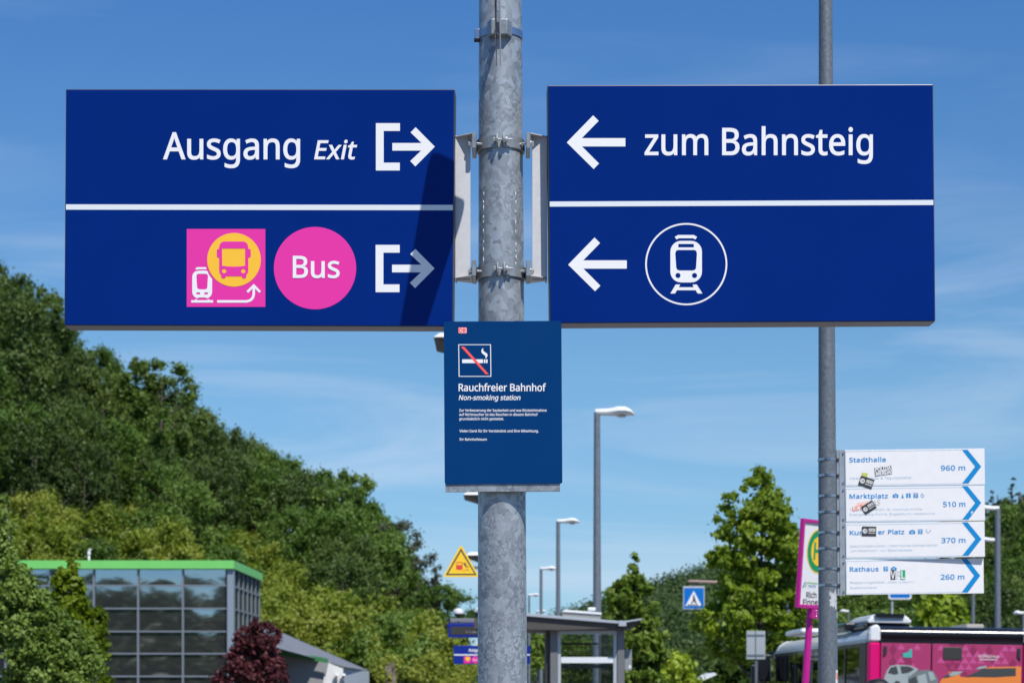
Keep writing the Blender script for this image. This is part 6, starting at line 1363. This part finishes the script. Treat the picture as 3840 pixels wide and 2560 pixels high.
m = MB(); m.box(.35, BW-.35, .3, BL-.4, 1.02, 1.08); m.build('seat_platform', M['dark'], busT)
# rear
m = MB(); tz = vZ(2343); bz_ = vZ(2405)
m.prism([(.35, tz-.10), (.35, bz_), (.035, bz_), (.035, bz_+.05), (.0, bz_+.09), (-.012, tz-.13), (-.005, tz-.09), (.02, tz-.05), (.07, tz-.02), (.15, tz-.004), (1.0, tz+.004), (1.0, tz-.10)], vX(3292), vX(3828), 'x', True); m.build('rear_cap', M['bus_black'], busT)
lower('rear_wall', M['bus_black'], [(vX(3292), lz), (vX(3292), vZ(2406)), (vX(3828), vZ(2406)), (vX(3828), lz)], .03, .12)
for a, b in ((3247, 3291), (3829, 3873)):
    out_ = a < 3300
    pts = [(vX(a), vZ(2404)), (vX(a), vZ(2372)), (vX(a+6 if out_ else a), vZ(2352)), (vX(a+18), vZ(2340)), (vX(b-6), vZ(2340)), (vX(b), vZ(2362)), (vX(b), vZ(2404))]
    lower('corner_cap', M['bus_white'], pts, -.02, .2, bev=.03); lower('corner_pillar', M['bus_pink'], [(vX(a), lz), (vX(a), vZ(2405)), (vX(b), vZ(2405)), (vX(b), lz)], -.01, .2, bev=.03)
for a, b in ((3294, 3481), (3486, 3824)):
    m = MB(); m.box(vX(a), vX(b), .0, .025, lz+.2, vZ(2408)); m.build('rear_panel', M['ad_pink'], busT, bevel=.004, seg=1)
class BP:   # prints on the bus's rear plane
    @staticmethod
    def poly(pts, f=None): return [(vX(x), vZ(y)) for x, y in pts]
rn = random.Random(9)
lt, dk = [], []
for r_ in range(7):
    for c_ in range(19):
        x = 3294+c_*30-(15 if r_ % 2 else 0); y = 2408+r_*24; k = rn.random()
        if x < 3296 or x+30 > 3822 or (3440 < x < 3490) or (3455 < x+30 < 3512): continue
        if k < .33: lt.append(([(x, y+24), (x+15, y), (x+30, y+24)], r_))
        elif k < .66: dk.append(([(x+15, y), (x+30, y+24), (x+15, y+44 if y < 2540 else y+24), (x, y+24)], r_) if k < .5 else ([(x+15, y), (x+45 if x+45 < 3822 and not 3440 < x < 3500 else x+30, y), (x+30, y+24)], r_))
for nm, L_, mt, of in (('advert_triangle', lt, 'ad_light', .0), ('advert_rhombus', dk, 'ad_dark', .0020)):
    for i_, (q, r_) in enumerate(L_): flat(nm, [BP.poly(q)], M[mt], busT, of+.0008+i_*.00003)
lettering_bus = lambda s_, x0, x1, yb, yc, m_, of=.0075, sl=0, em=0: flat('lettering', [[(a, b) for a, b in q] for q in text(type('T', (), {'poly': staticmethod(lambda pts, f=None: [(vX(x), vZ(y)) for x, y in pts])}), s_, x0, x1, yb, yc, None, slant=sl)], m_, busT, of, em)
lettering_bus('WERNGroup', 3660, 3736, 2458, 2446, M['white_print'], sl=.15)
flat('tagline', [BP.poly(rect(3662, 2463, 3728, 2465.5))], M['white_print'], busT, .0065)
flat('emblem', [BP.poly([(3376, 2461), (3376, 2446), (3384, 2443), (3398, 2440), (3400, 2431), (3409, 2427), (3410, 2461)])], mat('teal emblem', srgb(70, 178, 168), rough=.4), busT, .0065)
lettering_bus('VWS', 3380, 3404, 2458, 2450, M['white_print'], .006)
m = MB(); m.box(vX(3526), vX(3597), -.010, -.001, vZ(2466), vZ(2420)); m.build('rear_display', M['screen'], busT, bevel=.003)
for a in (3303, 3804):
    s_ = 1 if a < 3400 else -1
    m = MB(); m.prism([(vX(a), vZ(2458) if s_ > 0 else vZ(2452)), (vX(a), vZ(2421)), (vX(a+12), vZ(2421)), (vX(a+12), vZ(2448) if s_ > 0 else vZ(2466))], -.02, -.001); m.build('vent', M['dark'], busT)
# advert: wrecked grey car and orange car (generic)
M['car_grey'] = mat('printed grey car', (.36, .42, .42), rough=.5); M['car_dark'] = mat('printed dark', (.05, .06, .06), rough=.5); M['car_orange'] = mat('printed orange car', srgb(238, 136, 60), rough=.5); M['car_mid'] = mat('printed mid grey', (.17, .20, .20), rough=.5)
flat('printed_car', [BP.poly([(3305, 2575), (3308, 2535), (3318, 2508), (3330, 2493), (3355, 2489), (3400, 2490), (3436, 2504), (3420, 2515), (3400, 2530), (3395, 2600), (3305, 2600)])], M['car_grey'], busT, .0055)
flat('printed_car_bonnet', [BP.poly([(3396, 2530), (3420, 2512), (3460, 2506), (3490, 2510), (3500, 2525), (3510, 2545), (3498, 2600), (3396, 2600)])], M['car_mid'], busT, .0060)
flat('printed_window', [BP.poly([(3320, 2520), (3330, 2500), (3352, 2494), (3360, 2522), (3345, 2526)])], M['car_dark'], busT, .0075)
flat('printed_window', [BP.poly([(3366, 2494), (3400, 2494), (3420, 2505), (3398, 2518), (3372, 2522)])], M['car_dark'], busT, .0075)
for q in ([(3390, 2524), (3420, 2504), (3432, 2508), (3400, 2534)], [(3430, 2530), (3462, 2520), (3470, 2560), (3440, 2572)], [(3470, 2512), (3488, 2514), (3500, 2540), (3480, 2548)]):
    flat('printed_crumple', [BP.poly(q)], M['car_grey'], busT, .0085)
for q in ([(3398, 2545), (3425, 2530), (3432, 2556), (3404, 2575)], [(3340, 2560), (3352, 2548), (3366, 2552), (3370, 2580), (3345, 2590)]):
    flat('printed_shadow', [BP.poly(q)], M['car_dark'], busT, .0080)
flat('printed_car', [BP.poly([(3512, 2600), (3514, 2555), (3524, 2538), (3545, 2530), (3548, 2512), (3580, 2510), (3596, 2532), (3650, 2520), (3680, 2500), (3700, 2492), (3820, 2488), (3820, 2600)])], M['car_orange'], busT, .0055)
flat('printed_window', [BP.poly([(3606, 2532), (3650, 2512), (3684, 2498), (3800, 2494), (3800, 2524), (3720, 2530), (3640, 2530)])], M['car_dark'], busT, .0075)
flat('printed_roof', [BP.poly([(3648, 2503), (3662, 2492), (3690, 2487), (3690, 2495), (3664, 2500)])], M['car_grey'], busT, .0075)
flat('printed_bonnet', [BP.poly([(3522, 2537), (3560, 2512), (3600, 2510), (3575, 2524), (3545, 2534)])], M['car_dark'], busT, .0075)
flat('printed_bonnet', [BP.poly([(3548, 2526), (3562, 2511), (3603, 2510), (3586, 2522), (3560, 2528)])], M['car_grey'], busT, .0085)
# wheels, lights (below the frame but the bus stands on them)
for y_ in (1.9, 8.6):
    for x_ in (.0, BW-.30):
        m = MB(); m.tube((x_, y_, .48), (x_+.30, y_, .48), .48, n=24); wl = m.build('wheel', M['dark'], busT)
        m = MB(); m.tube((x_-.008, y_, .48), (x_+.308, y_, .48), .26, n=20); m.build('rim', M['galv_far'], wl)
for x_ in (.12, BW-.30):
    m = MB(); m.box(x_, x_+.16, -.03, -.002, .85, 1.15); m.build('tail_light', M['bus_pink'], busT, bevel=.01)
m = MB(); m.box(.02, BW-.02, -.05, .028, lz-.05, lz+.195); m.build('bumper', M['bus_black'], busT, bevel=.03)
m = MB(); m.box(.05, BW-.05, BL-.1, BL, lz, wt-.05); m.build('windscreen', glb, busT)
# front corner mirror, dark
mz = HC+(HY-2500)*(VY+BL)/F-VG
m = MB(); m.box(-.32, -.05, BL+.02, BL+.18, mz-.3, mz+.28); m.build('mirror', M['bus_black'], busT, bevel=.04)
m = MB(); m.tube((-.12, BL+.1, mz+.28), (.25, BL-.05, mz+.36), .03, n=8); m.build('mirror_arm', M['bus_black'], busT)
m = MB(); m.box(-.48, -.34, BL-.1, BL+.02, mz-.6, mz+.05); m.build('mirror', M['bus_black'], busT, bevel=.03)
# roof box (air conditioning) and small pods
pod = [(3234, 2338), (3236, 2322), (3250, 2302), (3280, 2292), (3330, 2288), (3415, 2287), (3438, 2296), (3452, 2316), (3448, 2328), (3440, 2331), (3300, 2333)]
pd = MB(); secs = []
def podsec(y, dx, kz, base):
    return [(vX(px)+dx, y, (vZ(py)-base)*kz+base) for px, py in [(3286, 2326), (3280, 2316), (3296, 2298), (3322, 2290), (3418, 2288), (3440, 2300), (3452, 2314), (3446, 2326)]]
zb0 = vZ(2327)
ss_ = [podsec(.9, 0, .75, zb0), podsec(1.0, 0, 1, zb0), podsec(2.6, 0, 1.02, zb0), podsec(3.0, 0, .6, zb0)]
vv = [v for s_ in ss_ for v in s_]; k8 = 8
pd.add(vv, [(j*k8+i, j*k8+(i+1) % k8, (j+1)*k8+(i+1) % k8, (j+1)*k8+i) for j in range(3) for i in range(k8)]+[tuple(range(k8)), tuple(range(4*k8-1, 3*k8-1, -1))]); pd.build('roof_unit', M['bus_white'], busT, bevel=.03)
m = MB(); m.box(vX(3268), vX(3448), .95, 2.7, roof-.02, zb0-.002); m.build('roof_unit_base', M['bus_black'], busT, bevel=.03)
m = MB(); m.prism([(vX(3312), vZ(2304)), (vX(3308), vZ(2290)), (vX(3420), vZ(2289)), (vX(3421), vZ(2303))], .86, .94); m.build('roof_unit_window', M['bus_black'], busT)
m = MB(); m.box(vX(3236), vX(3284), 2.0, 3.6, roof-.02, vZ(2316)); m.build('roof_unit_base', M['bus_black'], busT, bevel=.03)
m = MB(); m.box(vX(3150), vX(3235)+.1, 4.5, 6.5, roof-.02, vZ(2322)); m.build('roof_pod', M['bus_white'], busT, bevel=.05)
m = MB(); m.prism([(vX(3448), roof-.01), (vX(3452), vZ(2334)), (vX(3462), vZ(2333)), (vX(3490), vZ(2340)), (vX(3492), roof-.01)], 1.2, 1.7); m.build('roof_pod', M['bus_white'], busT)
m = MB(); m.box(vX(3735), vX(3806), 2.2, 3.4, roof-.02, roof+.12); m.build('roof_hatch', mat('beige hatch', (.35, .33, .29), rough=.7), busT, bevel=.02)

# ------------------------------------------------------------------ a person walking away; only the top of the dark hair reaches the frame
PYd = 15.0; px0 = (3290-1920)*PYd/F
pe = thing('person', 'person in dark jacket before the bus, only the dark hair in view', 'person', (px0, PYd, 0))
K_ = 1.66/1.75
def skin(name, joints, bones, m_, parent, sub=2):
    me = bpy.data.meshes.new(name); me.from_pydata([tuple(Vector(j[:3])*K_) for j in joints], bones, [])
    o = bpy.data.objects.new(name, me); C.collection.objects.link(o)
    o.modifiers.new('skin', 'SKIN'); me.update()
    bm = bmesh.new(); bm.from_mesh(me); ly = bm.verts.layers.skin.verify()
    for i, v in enumerate(bm.verts): v[ly].radius = (joints[i][3]*K_, (joints[i][4] if len(joints[i]) > 4 else joints[i][3])*K_); v[ly].use_root = (i == 0)
    bm.to_mesh(me); bm.free(); sb_ = o.modifiers.new('sub', 'SUBSURF'); sb_.levels = sub; sb_.render_levels = sub
    dg = bpy.context.evaluated_depsgraph_get(); me2 = bpy.data.meshes.new_from_object(o.evaluated_get(dg)); bpy.data.objects.remove(o)
    for p in me2.polygons: p.use_smooth = True
    me2.name = name; me2.materials.clear(); me2.materials.append(m_)
    o = bpy.data.objects.new(name, me2); C.collection.objects.link(o); o.parent = parent; return o
M['skin'] = mat('skin', (.45, .27, .19), rough=.5); M['cloth'] = mat('dark jacket cloth', (.03, .035, .05), rough=.9, noise=.2, nscale=30); M['jean'] = mat('trouser cloth', (.05, .06, .09), rough=.9, noise=.2, nscale=40); M['hair'] = mat('dark hair', (.012, .010, .012), rough=.5, noise=.3, nscale=60, bump=.4, bscale=150)
J = [(0, 0, .95, .13, .10), (0, 0, 1.15, .12, .085), (0, 0, 1.36, .15, .09), (0, 0, 1.47, .06), (0, 0, 1.55, .055), (0, -.005, 1.64, .078, .092), (0, -.005, 1.70, .065, .078)]
B = [(0, 1), (1, 2), (2, 3), (3, 4), (4, 5), (5, 6)]
for sx in (-1, 1):
    b = len(J); J += [(sx*.17, 0, 1.40, .055), (sx*.23, .02+sx*.04, 1.14, .042), (sx*.25, .03+sx*.10, .90, .030), (sx*.255, .03+sx*.11, .82, .034, .018)]; B += [(2, b), (b, b+1), (b+1, b+2), (b+2, b+3)]
    for q, (dx, l) in enumerate(((-.025, .075), (-.009, .085), (.009, .08), (.024, .065))):
        J += [(sx*.255+.004, .03+sx*.11+dx, .79, .009), (sx*.25, .03+sx*.11+dx, .79-l*.55, .008), (sx*.242, .032+sx*.11+dx, .79-l, .006)]; n_ = len(J); B += [(b+3, n_-3), (n_-3, n_-2), (n_-2, n_-1)]
    J += [(sx*.235, .0+sx*.11, .81, .010), (sx*.225, -.02+sx*.11, .775, .008)]; n_ = len(J); B += [(b+3, n_-2), (n_-2, n_-1)]
    b = len(J); J += [(sx*.10, 0, .88, .085), (sx*.11, -sx*.10, .48, .058), (sx*.11, -sx*.14+.03, .09, .040), (sx*.115, -sx*.14+.10, .045, .036, .030), (sx*.12, -sx*.14+.20, .035, .03, .022)]; B += [(0, b), (b, b+1), (b+1, b+2), (b+2, b+3), (b+3, b+4)]
skin('body', J, B, M['skin'], pe)
JJ = [(0, 0, 1.0, .155, .12), (0, 0, 1.15, .15, .11), (0, 0, 1.36, .17, .11), (0, 0, 1.47, .075)]; BB = [(0, 1), (1, 2), (2, 3)]
for sx in (-1, 1):
    b = len(JJ); JJ += [(sx*.17, 0, 1.40, .075), (sx*.23, .02+sx*.04, 1.14, .060), (sx*.25, .03+sx*.09, .92, .046)]; BB += [(2, b), (b, b+1), (b+1, b+2)]
skin('jacket', JJ, BB, M['cloth'], pe)
JJ = [(0, 0, .97, .145, .115)]; BB = []
for sx in (-1, 1):
    b = len(JJ); JJ += [(sx*.10, 0, .86, .10), (sx*.11, -sx*.10, .48, .075), (sx*.11, -sx*.14+.03, .12, .062)]; BB += [(0, b), (b, b+1), (b+1, b+2)]
skin('trousers', JJ, BB, M['jean'], pe)
m = MB(); m.lathe([(.088, -.07), (.100, -.02), (.102, .02), (.090, .062), (.055, .092), (.0, .103)], (0, -.012, 1.65*K_-.0), 24)
h_ = m.build('hair', M['hair'], pe)
